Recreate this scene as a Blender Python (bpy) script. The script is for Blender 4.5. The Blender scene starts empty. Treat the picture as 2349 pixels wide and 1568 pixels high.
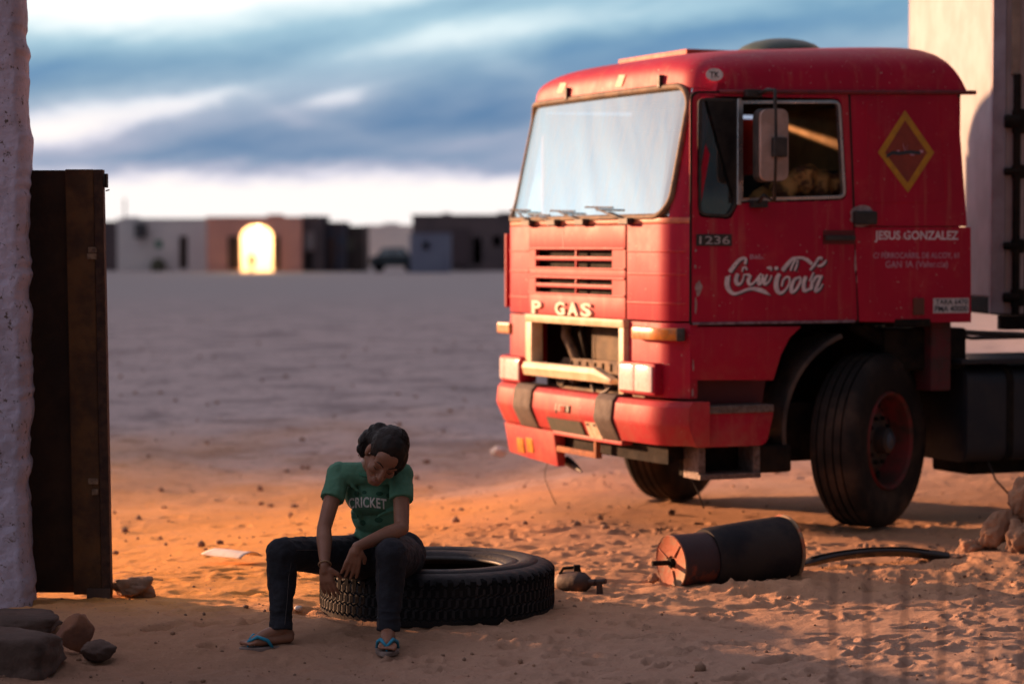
import bpy, bmesh, math, random
import numpy as np
from mathutils import Vector, Matrix, Euler
from mathutils.bvhtree import BVHTree
random.seed(7); rng = np.random.default_rng(7)
sc = bpy.context.scene
COL = sc.collection
rad = math.radians

# ------------------------------------------------------------------ camera
F, CX, CY, HZ, H = 5546., 1174.5, 784., 564., 1.66      # lens in photo units, eye height
PITCH = math.atan((CY - HZ) / F)
cd = bpy.data.cameras.new('camera'); cam = bpy.data.objects.new('camera', cd); COL.objects.link(cam)
cam.location = (0, 0, H); cam.rotation_euler = (math.pi / 2 - PITCH, 0, 0)
cd.sensor_width = 36.0; cd.lens = F / 2349. * 36.0
cd.clip_start = .1; cd.clip_end = 3000
cd.dof.use_dof = True; cd.dof.focus_distance = 10.35; cd.dof.aperture_fstop = 1.9; cd.dof.aperture_blades = 9
sc.camera = cam

# ------------------------------------------------------------------ exposure, sun, sky
sc.view_settings.view_transform = 'Standard'; sc.view_settings.look = 'None'
sc.view_settings.gamma = 1; sc.view_settings.use_curve_mapping = False
EXPO = 1.08
sc.view_settings.exposure = EXPO
SUN_EL = rad(10.2)
SUN_H = Vector((-.84, .543, 0)).normalized()
SUN = Vector((SUN_H.x * math.cos(SUN_EL), SUN_H.y * math.cos(SUN_EL), math.sin(SUN_EL)))
sd = bpy.data.lights.new('sun', 'SUN'); sd.energy = 5.0; sd.color = (1, .51, .26); sd.angle = rad(2.8)
so = bpy.data.objects.new('sun', sd); COL.objects.link(so)
so.rotation_euler = SUN.to_track_quat('Z', 'Y').to_euler()

class NT:
    """small helper that writes shader node trees as expressions"""
    def __init__(s, tree): s.t = tree; s.n = tree.nodes; s.l = tree.links
    def put(s, sock, v):
        if isinstance(v, bpy.types.NodeSocket): s.l.new(v, sock)
        elif v is not None:
            if sock.type == 'RGBA' and not isinstance(v, (int, float)) and len(v) == 3: v = (*v, 1)
            sock.default_value = v
    def m(s, op, a, b=None, c=None, clamp=False):
        n = s.n.new('ShaderNodeMath'); n.operation = op; n.use_clamp = clamp
        for i, v in enumerate((a, b, c)):
            if v is not None: s.put(n.inputs[i], v)
        return n.outputs[0]
    def mix(s, f, a, b, mode='MIX'):
        n = s.n.new('ShaderNodeMix'); n.data_type = 'RGBA'; n.blend_type = mode
        s.put(n.inputs[0], f); s.put(n.inputs[6], a); s.put(n.inputs[7], b); return n.outputs[2]
    def noise(s, vec, scale, detail=4, rough=.55, dist=0.):
        n = s.n.new('ShaderNodeTexNoise'); s.put(n.inputs['Vector'], vec)
        n.inputs['Scale'].default_value = scale; n.inputs['Detail'].default_value = detail
        n.inputs['Roughness'].default_value = rough; n.inputs['Distortion'].default_value = dist
        return n.outputs['Fac']
    def ramp(s, f, stops, interp='LINEAR'):
        n = s.n.new('ShaderNodeValToRGB'); cr = n.color_ramp; cr.interpolation = interp
        while len(cr.elements) < len(stops): cr.elements.new(.5)
        for e, (p, c) in zip(cr.elements, stops):
            e.position = p; e.color = (*c, 1) if not isinstance(c, (int, float)) else (c, c, c, 1)
        s.put(n.inputs[0], f); return n.outputs[0]
    def comb(s, x, y, z):
        n = s.n.new('ShaderNodeCombineXYZ')
        for i, v in enumerate((x, y, z)): s.put(n.inputs[i], v)
        return n.outputs[0]
    def sep(s, v):
        n = s.n.new('ShaderNodeSeparateXYZ'); s.put(n.inputs[0], v); return n.outputs
    def mapr(s, v, a, b, c=0., d=1.):
        n = s.n.new('ShaderNodeMapRange'); n.clamp = True; n.interpolation_type = 'SMOOTHSTEP'
        for i, x in enumerate((v, a, b, c, d)): s.put(n.inputs[i], x)
        return n.outputs[0]

def build_world():
    w = bpy.data.worlds.new('World'); sc.world = w; w.use_nodes = True
    t = NT(w.node_tree); t.n.clear()
    out = t.n.new('ShaderNodeOutputWorld'); bg = t.n.new('ShaderNodeBackground'); t.l.new(bg.outputs[0], out.inputs[0])
    sky = t.n.new('ShaderNodeTexSky'); sky.sky_type = 'NISHITA'; sky.sun_disc = False
    sky.sun_elevation = SUN_EL; sky.sun_rotation = math.atan2(SUN_H.x, SUN_H.y)
    sky.air_density = 1.6; sky.dust_density = 2.5; sky.ozone_density = 2.5
    tc = t.n.new('ShaderNodeTexCoord')
    X, Y, Z = t.sep(tc.outputs['Generated'])[:3]
    az = t.m('ARCTAN2', X, Y)
    el = t.m('ARCSINE', Z)
    # cloud chart: u to the right, v downwards, thousandths of the lens unit
    u = t.m('MULTIPLY_ADD', az, 5.546, 1.1745)
    v = t.m('MULTIPLY_ADD', el, -5.546, .564)
    w1 = t.noise(t.comb(t.m('MULTIPLY', u, 1.6), t.m('MULTIPLY', v, 4.), 0.), 1.6, 5, .6)
    w2 = t.noise(t.comb(t.m('MULTIPLY', u, 1.6), t.m('MULTIPLY', v, 4.), 7.3), 1.6, 5, .6)
    uu = t.m('ADD', u, t.m('MULTIPLY_ADD', w1, .34, -.17))
    vv = t.m('ADD', v, t.m('MULTIPLY_ADD', w2, .09, -.045))
    def blob(cx, cy, rx, ry, deg, amp):
        c, s_ = math.cos(rad(deg)), math.sin(rad(deg))          # positive = rises to the right
        dx = t.m('SUBTRACT', uu, cx); dy = t.m('SUBTRACT', vv, cy)
        p = t.m('MULTIPLY', t.m('SUBTRACT', t.m('MULTIPLY', dx, c), t.m('MULTIPLY', dy, s_)), 1 / rx)
        q = t.m('MULTIPLY', t.m('ADD', t.m('MULTIPLY', dx, s_), t.m('MULTIPLY', dy, c)), 1 / ry)
        r2 = t.m('ADD', t.m('MULTIPLY', p, p), t.m('MULTIPLY', q, q))
        return t.m('MULTIPLY', t.m('POWER', 2.7183, t.m('MULTIPLY', r2, -1.)), amp)
    st = t.noise(t.comb(t.m('ADD', t.m('MULTIPLY', u, 1.), t.m('MULTIPLY', v, .9)), t.m('ADD', t.m('MULTIPLY', v, 5.), t.m('MULTIPLY', u, .9)), 3.), 1.7, 6, .58, .4)
    fine = t.noise(t.comb(t.m('MULTIPLY', u, 2.2), t.m('ADD', t.m('MULTIPLY', v, 9.), t.m('MULTIPLY', u, 1.4)), 1.), 3., 5, .6, .3)
    mm = t.m('MULTIPLY_ADD', st, .62, .09)
    mm = t.m('ADD', mm, t.m('MULTIPLY_ADD', fine, .14, -.07))
    for b in ((.22, .00, .62, .085, 3, .62), (.75, -.01, .45, .05, 6, .30), (1.02, .095, .34, .035, 7, .30), (1.5, .03, .5, .05, 5, .12),
              (.08, .185, .26, .05, 8, -.30), (.50, .155, .38, .045, 6, -.14),
              (.13, .285, .27, .042, 9, .50), (.42, .240, .19, .022, 12, .30), (.02, .33, .16, .03, 6, .35),
              (.33, .375, .24, .030, 9, -.24), (.62, .310, .27, .05, 6, -.20), (.80, .36, .34, .03, 3, -.26),
              (.815, .222, .095, .026, 10, .36), (.70, .27, .16, .02, -14, .14),
              (1.08, .262, .22, .052, 6, -.42), (1.17, .155, .11, .035, -12, .16), (1.45, .12, .30, .06, 10, -.20), (1.80, .06, .40, .05, 8, -.26),
              (1.06, .325, .16, .02, 10, .16), (1.60, .20, .30, .05, 0, -.1)):
        mm = t.m('ADD', mm, blob(*b))
    # the pale band above the horizon, all the way round, its upper edge wavy
    edge = t.m('ADD', v, t.m('MULTIPLY', t.m('SINE', t.m('MULTIPLY', u, 1.7)), .022))
    edge = t.m('ADD', edge, t.m('MULTIPLY_ADD', w2, .10, -.05))
    edge = t.m('ADD', edge, t.m('MULTIPLY_ADD', fine, .05, -.025))
    glow = t.mapr(edge, .345, .455)
    mm = t.m('MAXIMUM', mm, t.m('MULTIPLY', glow, 1.02))
    tealc = t.ramp(mm, ((0., (.055, .20, .40)), (.25, (.17, .34, .48)), (.5, (.33, .52, .62)), (.75, (.66, .80, .82)), (1., (.96, .97, .95))))
    violc = t.ramp(mm, ((0., (.095, .205, .36)), (.25, (.21, .30, .43)), (.5, (.37, .41, .52)), (.75, (.70, .68, .74)), (1., (.97, .90, .84))))
    cloud = t.mix(t.mapr(t.m('ADD', v, t.m('MULTIPLY', u, .05)), .10, .36), tealc, violc)
    # warm glow of the low sun, spread wide by the cloud
    nrm = t.n.new('ShaderNodeVectorMath'); nrm.operation = 'DOT_PRODUCT'
    t.l.new(tc.outputs['Generated'], nrm.inputs[0]); nrm.inputs[1].default_value = SUN
    ang = t.m('ARCCOSINE', nrm.outputs['Value'])
    g = t.m('POWER', 2.7183, t.m('MULTIPLY', t.m('MULTIPLY', ang, ang), -1 / .10))
    cloud = t.mix(1., cloud, t.mix(g, (0, 0, 0), (1.75, 1.85, 1.85)), 'ADD')
    sc_ = 2 ** -EXPO
    cloud = t.mix(1., cloud, (sc_, sc_, sc_ * 1.04), 'MULTIPLY')
    deck = t.ramp(st, ((.25, (.34, .32, .44)), (.5, (.56, .49, .58)), (.75, (.82, .74, .76))))
    cloud = t.mix(t.mapr(el, .115, .30), cloud, t.mix(1., deck, (sc_, sc_, sc_), 'MULTIPLY'))
    dim = t.mapr(ang, rad(60), rad(119), 1.18, .155)      # the sky darkens away from the sunset
    cloud = t.mix(1., cloud, t.comb(dim, dim, dim), 'MULTIPLY')
    low = t.mapr(el, -.02, .0)
    cloud = t.mix(low, (.10, .08, .09), cloud)
    hi = t.mapr(el, .10, .5, .06, .16)
    nis = t.mix(1., t.mix(1., sky.outputs[0], (.08, .08, .08), 'MULTIPLY'), (.5, .5, .5), 'DARKEN')
    t.put(bg.inputs[0], t.mix(hi, cloud, nis)); bg.inputs[1].default_value = 1.0
build_world()

# ------------------------------------------------------------------ placing helpers
def ray(x, y):
    xc = (x - CX) / F; zc = -(y - CY) / F
    return Vector((xc, math.cos(PITCH) + zc * math.sin(PITCH), -math.sin(PITCH) + zc * math.cos(PITCH)))
def at(x, y, Y):
    r = ray(x, y); return r * (Y / r.y) + Vector((0, 0, H))
def A(fx, fy, Y): return at(fx / 1.08983, fy / 1.08983, Y)

# ------------------------------------------------------------------ materials
MATS = {}
def mat(name, c, c2=None, rough=.6, metal=0., nscale=6., bump=0., bscale=40., detail=5, spec=.5, coat=0., lo=.35, hi=.65, worn=None, emit=None):
    if name in MATS: return MATS[name]
    m = bpy.data.materials.new(name); m.use_nodes = True; MATS[name] = m
    t = NT(m.node_tree); b = t.n['Principled BSDF']
    tc = t.n.new('ShaderNodeTexCoord').outputs['Object']
    if c2 is not None:
        t.put(b.inputs['Base Color'], t.mix(t.mapr(t.noise(tc, nscale, detail, .6), lo, hi), c, c2))
    else: t.put(b.inputs['Base Color'], c)
    rn = t.noise(tc, nscale * 2.3, 3)
    t.put(b.inputs['Roughness'], t.m('MULTIPLY_ADD', rn, .25, rough - .125, clamp=True))
    b.inputs['Metallic'].default_value = metal; b.inputs['Specular IOR Level'].default_value = spec
    b.inputs['Coat Weight'].default_value = coat; b.inputs['Coat Roughness'].default_value = .25
    if bump:
        bn = t.n.new('ShaderNodeBump'); bn.inputs['Strength'].default_value = bump; bn.inputs['Distance'].default_value = .02
        t.l.new(t.noise(tc, bscale, 6, .65), bn.inputs['Height']); t.l.new(bn.outputs[0], b.inputs['Normal'])
    if worn:
        t.put(b.inputs['Alpha'], t.mapr(t.noise(tc, worn[0], 4, .6), worn[1] - .04, worn[1] + .04))
    if emit: b.inputs['Emission Color'].default_value = (*emit[0], 1); b.inputs['Emission Strength'].default_value = emit[1]
    return m

def red_paint(name='red_paint', ca=(.43, .004, .036), cb=(.35, .0035, .030), cf=(.52, .085, .075)):
    m = bpy.data.materials.new(name); m.use_nodes = True
    t = NT(m.node_tree); b = t.n['Principled BSDF']; tc = t.n.new('ShaderNodeTexCoord').outputs['Object']
    X, Y, Z = t.sep(tc)[:3]
    big = t.noise(tc, 1.3, 4, .6); mid = t.noise(tc, 7., 5, .65)
    c = t.mix(t.mapr(big, .35, .7), ca, cb)
    c = t.mix(t.m('MULTIPLY', t.mapr(mid, .5, .78), .30), c, cf)             # chalky faded blotches
    run = t.noise(t.comb(t.m('MULTIPLY', X, 14.), t.m('MULTIPLY', Y, 14.), t.m('MULTIPLY', Z, .8)), 1.5, 4, .6)
    c = t.mix(t.m('MULTIPLY', t.mapr(run, .52, .8), .32), c, (.45, .20, .13))             # dust runs
    dst = t.m('MULTIPLY', t.mapr(Z, 1.35, .45), t.mapr(t.noise(tc, 3.2, 5, .7), .40, .72)); c = t.mix(t.m('MULTIPLY', dst, .45), c, (.36, .19, .12))
    spk = t.noise(tc, 55., 2, .5)
    c = t.mix(t.mapr(spk, .715, .74), c, (.42, .30, .27))                                # stone chips
    t.put(b.inputs['Base Color'], c)
    t.put(b.inputs['Roughness'], t.m('MULTIPLY_ADD', mid, .25, .42))
    b.inputs['Specular IOR Level'].default_value = .27
    bn = t.n.new('ShaderNodeBump'); bn.inputs['Strength'].default_value = .12; bn.inputs['Distance'].default_value = .01
    t.l.new(t.noise(tc, 3.5, 3), bn.inputs['Height']); t.l.new(bn.outputs[0], b.inputs['Normal'])
    return m
RED = red_paint(); RED_LIT = red_paint('sunlit_front_red', (.50, .030, .046), (.42, .020, .038), (.58, .14, .12))  # second red is a paler copy, sunlight on the front put into its colour
BLACK = mat('black_plastic', (.02, .02, .022), (.045, .04, .038), .55, nscale=14)
SEAL = mat('rubber_seal', (.20, .13, .075), (.10, .07, .05), .7, nscale=9)
RUBBER = mat('tyre_rubber', (.010, .010, .012), (.024, .020, .018), .85, spec=.05, nscale=5, bump=.15, bscale=60, lo=.45, hi=.8)
RUBD = mat('dusty_rubber', (.018, .016, .016), (.075, .050, .038), .85, spec=.2, nscale=4, bump=.2, bscale=50, lo=.4, hi=.75)
IRON = mat('grimy_iron', (.008, .0075, .008), (.022, .016, .012), .8, spec=.15, nscale=8, bump=.2)
RUST = mat('rusty_steel', (.085, .045, .026), (.035, .020, .016), .75, metal=.3, nscale=7, bump=.3, bscale=35)
CHROME = mat('dull_chrome', (.55, .54, .56), (.42, .40, .42), .3, metal=.9, nscale=10)
WHITEPL = mat('yellowed_plastic', (.74, .63, .44), (.62, .48, .30), .5, nscale=9)
AMBER = mat('amber_lens', (.75, .25, .03), (.55, .20, .05), .3, nscale=30)
AMBERD = mat('faded_amber_lens', (.60, .34, .16), (.48, .22, .09), .3, nscale=20)
LAMP = mat('headlamp_glass', (.90, .84, .82), (.76, .68, .66), .14, nscale=40, coat=.5)
REDL = mat('red_lens', (.35, .015, .01), None, .2)
TAN = mat('tan_board', (.46, .27, .10), (.30, .17, .06), .8, nscale=5)
DARKIN = mat('cab_lining', (.020, .017, .015), (.035, .028, .022), .85, nscale=6)
WHITE = mat('white_print', (.80, .72, .78), (.62, .55, .62), .6, nscale=20, worn=(26., .33))
WHITE2 = mat('faded_white_print', (.55, .32, .42), (.42, .2, .3), .6, nscale=20, worn=(30., .34))
NAVY = mat('dark_print', (.02, .035, .05), None, .6)
CHIP = mat('bare_primer', (.42, .33, .34), (.28, .2, .2), .7, nscale=30)
STEP = mat('step_plate', (.22, .18, .17), (.12, .09, .08), .6, metal=.5, nscale=40, bump=.4, bscale=90)

def glass_mat(name, dust, refl, tint, dustc=(.62, .60, .55), scale=3.):
    m = bpy.data.materials.new(name); m.use_nodes = True; t = NT(m.node_tree)
    out = t.n['Material Output']; t.n.remove(t.n['Principled BSDF'])
    tr = t.n.new('ShaderNodeBsdfTransparent'); tr.inputs[0].default_value = (*tint, 1)
    gl = t.n.new('ShaderNodeBsdfGlossy'); gl.inputs['Roughness'].default_value = .02; gl.inputs[0].default_value = (.80, .97, 1., 1)
    df = t.n.new('ShaderNodeBsdfDiffuse'); df.inputs[0].default_value = (*dustc, 1)
    tc = t.n.new('ShaderNodeTexCoord').outputs['Object']
    lw = t.n.new('ShaderNodeLayerWeight'); lw.inputs[0].default_value = .5
    m1 = t.n.new('ShaderNodeMixShader'); t.put(m1.inputs[0], t.m('MULTIPLY_ADD', lw.outputs['Fresnel'], .8, refl, clamp=True))
    t.l.new(tr.outputs[0], m1.inputs[1]); t.l.new(gl.outputs[0], m1.inputs[2])
    m2 = t.n.new('ShaderNodeMixShader'); X, Y, Z = t.sep(tc)[:3]
    streak = t.noise(t.comb(t.m('MULTIPLY', X, 3.), t.m('MULTIPLY', Y, 5.), Z), scale, 5, .6)
    t.put(m2.inputs[0], t.m('MULTIPLY', t.mapr(streak, .2, .8, .4, 1.3), dust))
    t.l.new(m1.outputs[0], m2.inputs[1]); t.l.new(df.outputs[0], m2.inputs[2]); t.l.new(m2.outputs[0], out.inputs[0])
    return m
GLASS = glass_mat('windscreen_glass', .24, .50, (.62, .88, .92), (.55, .62, .60), 5.)
GLASS2 = glass_mat('side_glass', .03, .04, (.22, .28, .36))

# ------------------------------------------------------------------ mesh helpers
def link(name, me, m, parent=None, smooth=False):
    o = bpy.data.objects.new(name, me); COL.objects.link(o)
    if m is not None:
        me.materials.clear()
        for k in (m if isinstance(m, (list, tuple)) else [m]): me.materials.append(k)
    if smooth: me.polygons.foreach_set('use_smooth', [True] * len(me.polygons))
    if parent: o.parent = parent
    return o
def mesh(name, V, Fc, m, parent=None, smooth=False):
    me = bpy.data.meshes.new(name); me.from_pydata([tuple(map(float, v)) for v in V], [], [tuple(f) for f in Fc]); me.update()
    return link(name, me, m, parent, smooth)
def tag(o, label=None, cat=None, group=None, kind=None):
    for k, v in (('label', label), ('category', cat), ('group', group), ('kind', kind)):
        if v: o[k] = v
    return o
def empty(name, loc, label, cat, rz=0., group=None):
    o = bpy.data.objects.new(name, None); COL.objects.link(o); o.location = loc; o.rotation_euler = (0, 0, rz); o.empty_display_size = .2
    return tag(o, label, cat, group)
class MB:
    def __init__(s): s.V = []; s.F = []
    def add(s, V, Fc):
        o = len(s.V); s.V += [tuple(v) for v in V]; s.F += [tuple(i + o for i in f) for f in Fc]; return s
    def box(s, x0, x1, y0, y1, z0, z1):
        V = [(x, y, z) for x in (x0, x1) for y in (y0, y1) for z in (z0, z1)]
        return s.add(V, [(0, 1, 3, 2), (4, 6, 7, 5), (0, 4, 5, 1), (2, 3, 7, 6), (0, 2, 6, 4), (1, 5, 7, 3)])
    def tube(s, pts, r, n=8, cap=True):
        pts = [Vector(p) for p in pts]; k = len(pts)
        rr = r if isinstance(r, (list, tuple)) else [r] * k
        V = []; up = None
        for i, p in enumerate(pts):
            d = (pts[min(i + 1, k - 1)] - pts[max(i - 1, 0)]).normalized()
            if up is None: up = Vector((0, 0, 1)) if abs(d.z) < .9 else Vector((1, 0, 0))
            e1 = d.cross(up).normalized(); e2 = e1.cross(d).normalized(); up = e2
            for j in range(n):
                a = 2 * math.pi * j / n; V.append(p + (e1 * math.cos(a) + e2 * math.sin(a)) * rr[i])
        Fc = [(i * n + j, i * n + (j + 1) % n, (i + 1) * n + (j + 1) % n, (i + 1) * n + j) for i in range(k - 1) for j in range(n)]
        if cap: Fc += [tuple(reversed(range(n))), tuple((k - 1) * n + j for j in range(n))]
        return s.add(V, Fc)
    def ell(s, c, r, M=None, n=14, k=9):
        c = Vector(c); V = []; Fc = []
        for i in range(k + 1):
            th = math.pi * i / k
            for j in range(n):
                ph = 2 * math.pi * j / n
                p = Vector((r[0] * math.sin(th) * math.cos(ph), r[1] * math.sin(th) * math.sin(ph), r[2] * math.cos(th)))
                V.append(c + (M @ p if M else p))
        for i in range(k):
            for j in range(n): Fc.append((i * n + j, (i + 1) * n + j, (i + 1) * n + (j + 1) % n, i * n + (j + 1) % n))
        return s.add(V, Fc)
    def cap(s, p0, r0, p1, r1, n=14):
        p0 = Vector(p0); p1 = Vector(p1); d = p1 - p0; L = d.length
        s.ell(p0, (r0,) * 3, n=n); s.ell(p1, (r1,) * 3, n=n)
        if L > 1e-5: s.tube([p0, p1], [r0, r1], n)
        return s
    def chain(s, pts, rr, n=14):
        for i in range(len(pts) - 1): s.cap(pts[i], rr[i], pts[i + 1], rr[i + 1], n)
        return s
    def lathe(s, prof, n=48, M=None, closed=True, warp=None):
        k = len(prof); V = []
        for j in range(n):
            a = 2 * math.pi * j / n
            for i, (r, h) in enumerate(prof):
                if warp: r2, h2 = warp(i, j, r, h)
                else: r2, h2 = r, h
                p = Vector((r2 * math.cos(a), r2 * math.sin(a), h2)); V.append(M @ p if M else p)
        Fc = []
        for j in range(n):
            j2 = (j + 1) % n
            for i in range(k if closed else k - 1):
                i2 = (i + 1) % k; Fc.append((j * k + i, j2 * k + i, j2 * k + i2, j * k + i2))
        return s.add(V, Fc)
    def build(s, name, m, parent=None, smooth=False): return mesh(name, s.V, s.F, m, parent, smooth)
def bevel(o, w=.006, seg=2, ang=35):
    bm = bmesh.new(); bm.from_mesh(o.data)
    bmesh.ops.recalc_face_normals(bm, faces=bm.faces)
    ed = [e for e in bm.edges if len(e.link_faces) == 2 and e.calc_face_angle(0) > rad(ang)]
    if ed: bmesh.ops.bevel(bm, geom=ed, offset=w, segments=seg, affect='EDGES', profile=.6, clamp_overlap=True)
    bm.to_mesh(o.data); bm.free(); return o
def autosmooth(o, ang=35):
    me = o.data; bm = bmesh.new(); bm.from_mesh(me); bmesh.ops.recalc_face_normals(bm, faces=bm.faces)
    for f in bm.faces: f.smooth = True
    for e in bm.edges: e.smooth = not (len(e.link_faces) == 2 and e.calc_face_angle(0) > rad(ang))
    bm.to_mesh(me); bm.free(); return o
def remesh(mb, vox, smooth=6, disp=0., dscale=.1, post=None):
    me = bpy.data.meshes.new('tmp'); me.from_pydata(mb.V, [], mb.F); me.update()
    o = bpy.data.objects.new('tmp', me); COL.objects.link(o)
    r = o.modifiers.new('r', 'REMESH'); r.mode = 'VOXEL'; r.voxel_size = vox
    if smooth: k = o.modifiers.new('s', 'SMOOTH'); k.factor = .5; k.iterations = smooth
    if disp:
        tx = bpy.data.textures.new('fold', 'CLOUDS'); tx.noise_scale = dscale; tx.noise_depth = 2
        d = o.modifiers.new('d', 'DISPLACE'); d.texture = tx; d.strength = disp; d.texture_coords = 'GLOBAL'
    dg = bpy.context.evaluated_depsgraph_get(); out = bpy.data.meshes.new_from_object(o.evaluated_get(dg))
    bpy.data.objects.remove(o); bpy.data.meshes.remove(me)
    return out
def fill2d(loops, extrude=0.):
    """flat plate with holes from closed 2-D loops -> verts, faces"""
    cu = bpy.data.curves.new('tmp', 'CURVE'); cu.dimensions = '2D'; cu.fill_mode = 'BOTH' ; cu.extrude = extrude
    for lp in loops:
        sp = cu.splines.new('POLY'); sp.points.add(len(lp) - 1); sp.use_cyclic_u = True
        for p, q in zip(sp.points, lp): p.co = (q[0], q[1], 0, 1)
    o = bpy.data.objects.new('tmp', cu); me = bpy.data.meshes.new_from_object(o)
    V = [tuple(v.co) for v in me.vertices]; Fc = [tuple(p.vertices) for p in me.polygons]
    bpy.data.objects.remove(o); bpy.data.curves.remove(cu); bpy.data.meshes.remove(me)
    return V, Fc
def text2d(s, size=1., bold=0., extrude=0., spacing=1., width=None, height=None):
    cu = bpy.data.curves.new('tmp', 'FONT'); cu.body = s; cu.size = size; cu.offset = bold; cu.extrude = extrude; cu.resolution_u = 3
    cu.space_character = spacing
    o = bpy.data.objects.new('tmp', cu); me = bpy.data.meshes.new_from_object(o)
    V = np.array([tuple(v.co) for v in me.vertices]); Fc = [tuple(p.vertices) for p in me.polygons]
    bpy.data.objects.remove(o); bpy.data.curves.remove(cu); bpy.data.meshes.remove(me)
    V[:, 0] -= V[:, 0].min(); V[:, 1] -= V[:, 1].min()
    if width: V[:, 0] *= width / V[:, 0].max()
    if height: V[:, 1] *= height / V[:, 1].max()
    return V, Fc
def rounded(pts, r, n=5):
    out = []; k = len(pts); rs = r if isinstance(r, (list, tuple)) else [r] * k
    for i in range(k):
        p = Vector(pts[i]).to_2d(); a = Vector(pts[i - 1]).to_2d() - p; b = Vector(pts[(i + 1) % k]).to_2d() - p
        q = min(rs[i], a.length * .45, b.length * .45); a = p + a.normalized() * q; b = p + b.normalized() * q
        if q < 1e-5: out.append(tuple(p)); continue
        for j in range(n + 1):
            s = j / n; out.append(tuple((1 - s) ** 2 * a + 2 * s * (1 - s) * p + s * s * b))
    return out
def catmull(pts, n=6):
    P = [np.array(p, float) for p in pts]; P = [2 * P[0] - P[1]] + P + [2 * P[-1] - P[-2]]; out = []
    for i in range(1, len(P) - 2):
        for j in range(n):
            s = j / n; a, b, c, d = P[i - 1:i + 3]
            out.append(.5 * ((2 * b) + (c - a) * s + (2 * a - 5 * b + 4 * c - d) * s * s + (3 * b - a - 3 * c + d) * s ** 3))
    out.append(P[-2]); return out

# ------------------------------------------------------------------ ground
def vnoise(X, Y, sc_, seed):
    x = np.asarray(X, float) / sc_; y = np.asarray(Y, float) / sc_
    xi = np.floor(x).astype(np.int64); yi = np.floor(y).astype(np.int64); fx = x - xi; fy = y - yi
    fx = fx * fx * (3 - 2 * fx); fy = fy * fy * (3 - 2 * fy)
    def h(a, b):
        n = (a * 374761393 + b * 668265263 + seed * 974711) & 0xffffffff
        n = ((n ^ (n >> 13)) * 1274126177) & 0xffffffff
        return ((n ^ (n >> 16)) & 0xffff) / 65535. - .5
    return (h(xi, yi) * (1 - fx) + h(xi + 1, yi) * fx) * (1 - fy) + (h(xi, yi + 1) * (1 - fx) + h(xi + 1, yi + 1) * fx) * fy
def sstep(x, a, b):
    t = np.clip((np.asarray(x, float) - a) / (b - a), 0, 1); return t * t * (3 - 2 * t)
PRINTS = []
for _ in range(520):
    y = 9.0 + 5.6 * rng.random() ** 1.2; x = rng.uniform(-.5, 3.2) if rng.random() < .8 else rng.uniform(-2.2, 3)
    PRINTS.append((x, y, rng.uniform(.028, .062), rng.uniform(.022, .042), rng.uniform(0, 3.14), rng.uniform(.008, .022)))
for _ in range(200):
    PRINTS.append((rng.uniform(-3.5, 3), rng.uniform(11, 18), rng.uniform(.05, .12), rng.uniform(.03, .07), rng.uniform(0, 3.14), rng.uniform(.004, .012)))
for _ in range(16):                                     # walking trails
    x, y = rng.uniform(-1.5, 3.0), rng.uniform(9.2, 12.5); th = rng.uniform(-.6, .9) + (3.14 if rng.random() < .5 else 0)
    for k in range(9):
        sd_ = .075 if k % 2 else -.075
        PRINTS.append((x - sd_ * math.sin(th), y + sd_ * math.cos(th), .105, .042, th + rng.uniform(-.2, .2), rng.uniform(.018, .030)))
        x += .38 * math.cos(th); y += .38 * math.sin(th); th += rng.uniform(-.12, .12)
def bumpg(X, Y, x, y, rx, ry, h): return h * np.exp(-((X - x) / rx) ** 2 - ((Y - y) / ry) ** 2)
def ground_base(X, Y):
    X = np.asarray(X, float); Y = np.asarray(Y, float)
    z = -.035 * (1 - sstep(Y, 9.6, 10.35)) * (1 - sstep(np.abs(X + .6), .8, 1.6))
    q = -.8 * X + .6 * Y; z = z - .075 * np.log1p(np.exp((np.clip(q, 0, 11.2) - 8.7) * 4)) / 4 * (1 - sstep(X, -.4, .9)) * (1 - sstep(Y, 17, 23))
    z = z + bumpg(X, Y, 1.14, 16.0, .5, .5, -.02) + bumpg(X, Y, 1.32, 11.66, .40, .13, .055) + bumpg(X, Y, 1.95, 12.2, .5, .14, .03)
    z = z + bumpg(X, Y, 2.55, 12.6, .35, .35, .07) + bumpg(X, Y, -2.1, 10.6, .5, .4, .03)
    z = z + vnoise(X, Y, 3.1, 1) * .05 * sstep(Y, 11, 16) + vnoise(X, Y, 1.1, 2) * .035
    far = sstep(Y, 25, 60)
    return z * (1 - far) + far * (vnoise(X, Y, 22., 9) * .10)
def ground_h(X, Y):
    X = np.asarray(X, float); Y = np.asarray(Y, float)
    z = ground_base(X, Y); near = 1 - sstep(Y, 16, 45)
    rough = .45 + 1.3 * sstep(vnoise(X, Y, 1.3, 51) + .5 * vnoise(X, Y, .5, 52), -.25, .45)
    z = z + near * rough * (.35 + .65 * (1 - sstep(Y, 10.5, 13.5)) * sstep(X + .25 * (Y - 10), -.8, .6) + .25 * (1 - sstep(Y, 10.5, 13.))) * (vnoise(X, Y, .42, 3) * .020 + vnoise(X, Y * 1.3, .15, 4) * .019 + vnoise(X, Y, .065, 5) * .013 + vnoise(X, Y, .03, 6) * .008)
    z = z + (1 - near) * vnoise(X, Y, 1.3, 8) * .05 + sstep(Y, 14, 20) * (1 - sstep(Y, 50, 90)) * (vnoise(X, Y, .9, 11) * .02 + vnoise(X, Y * .5, .22, 12) * .014)
    return z
def gz(x, y): return float(ground_h(np.array([x]), np.array([y]))[0])

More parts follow.
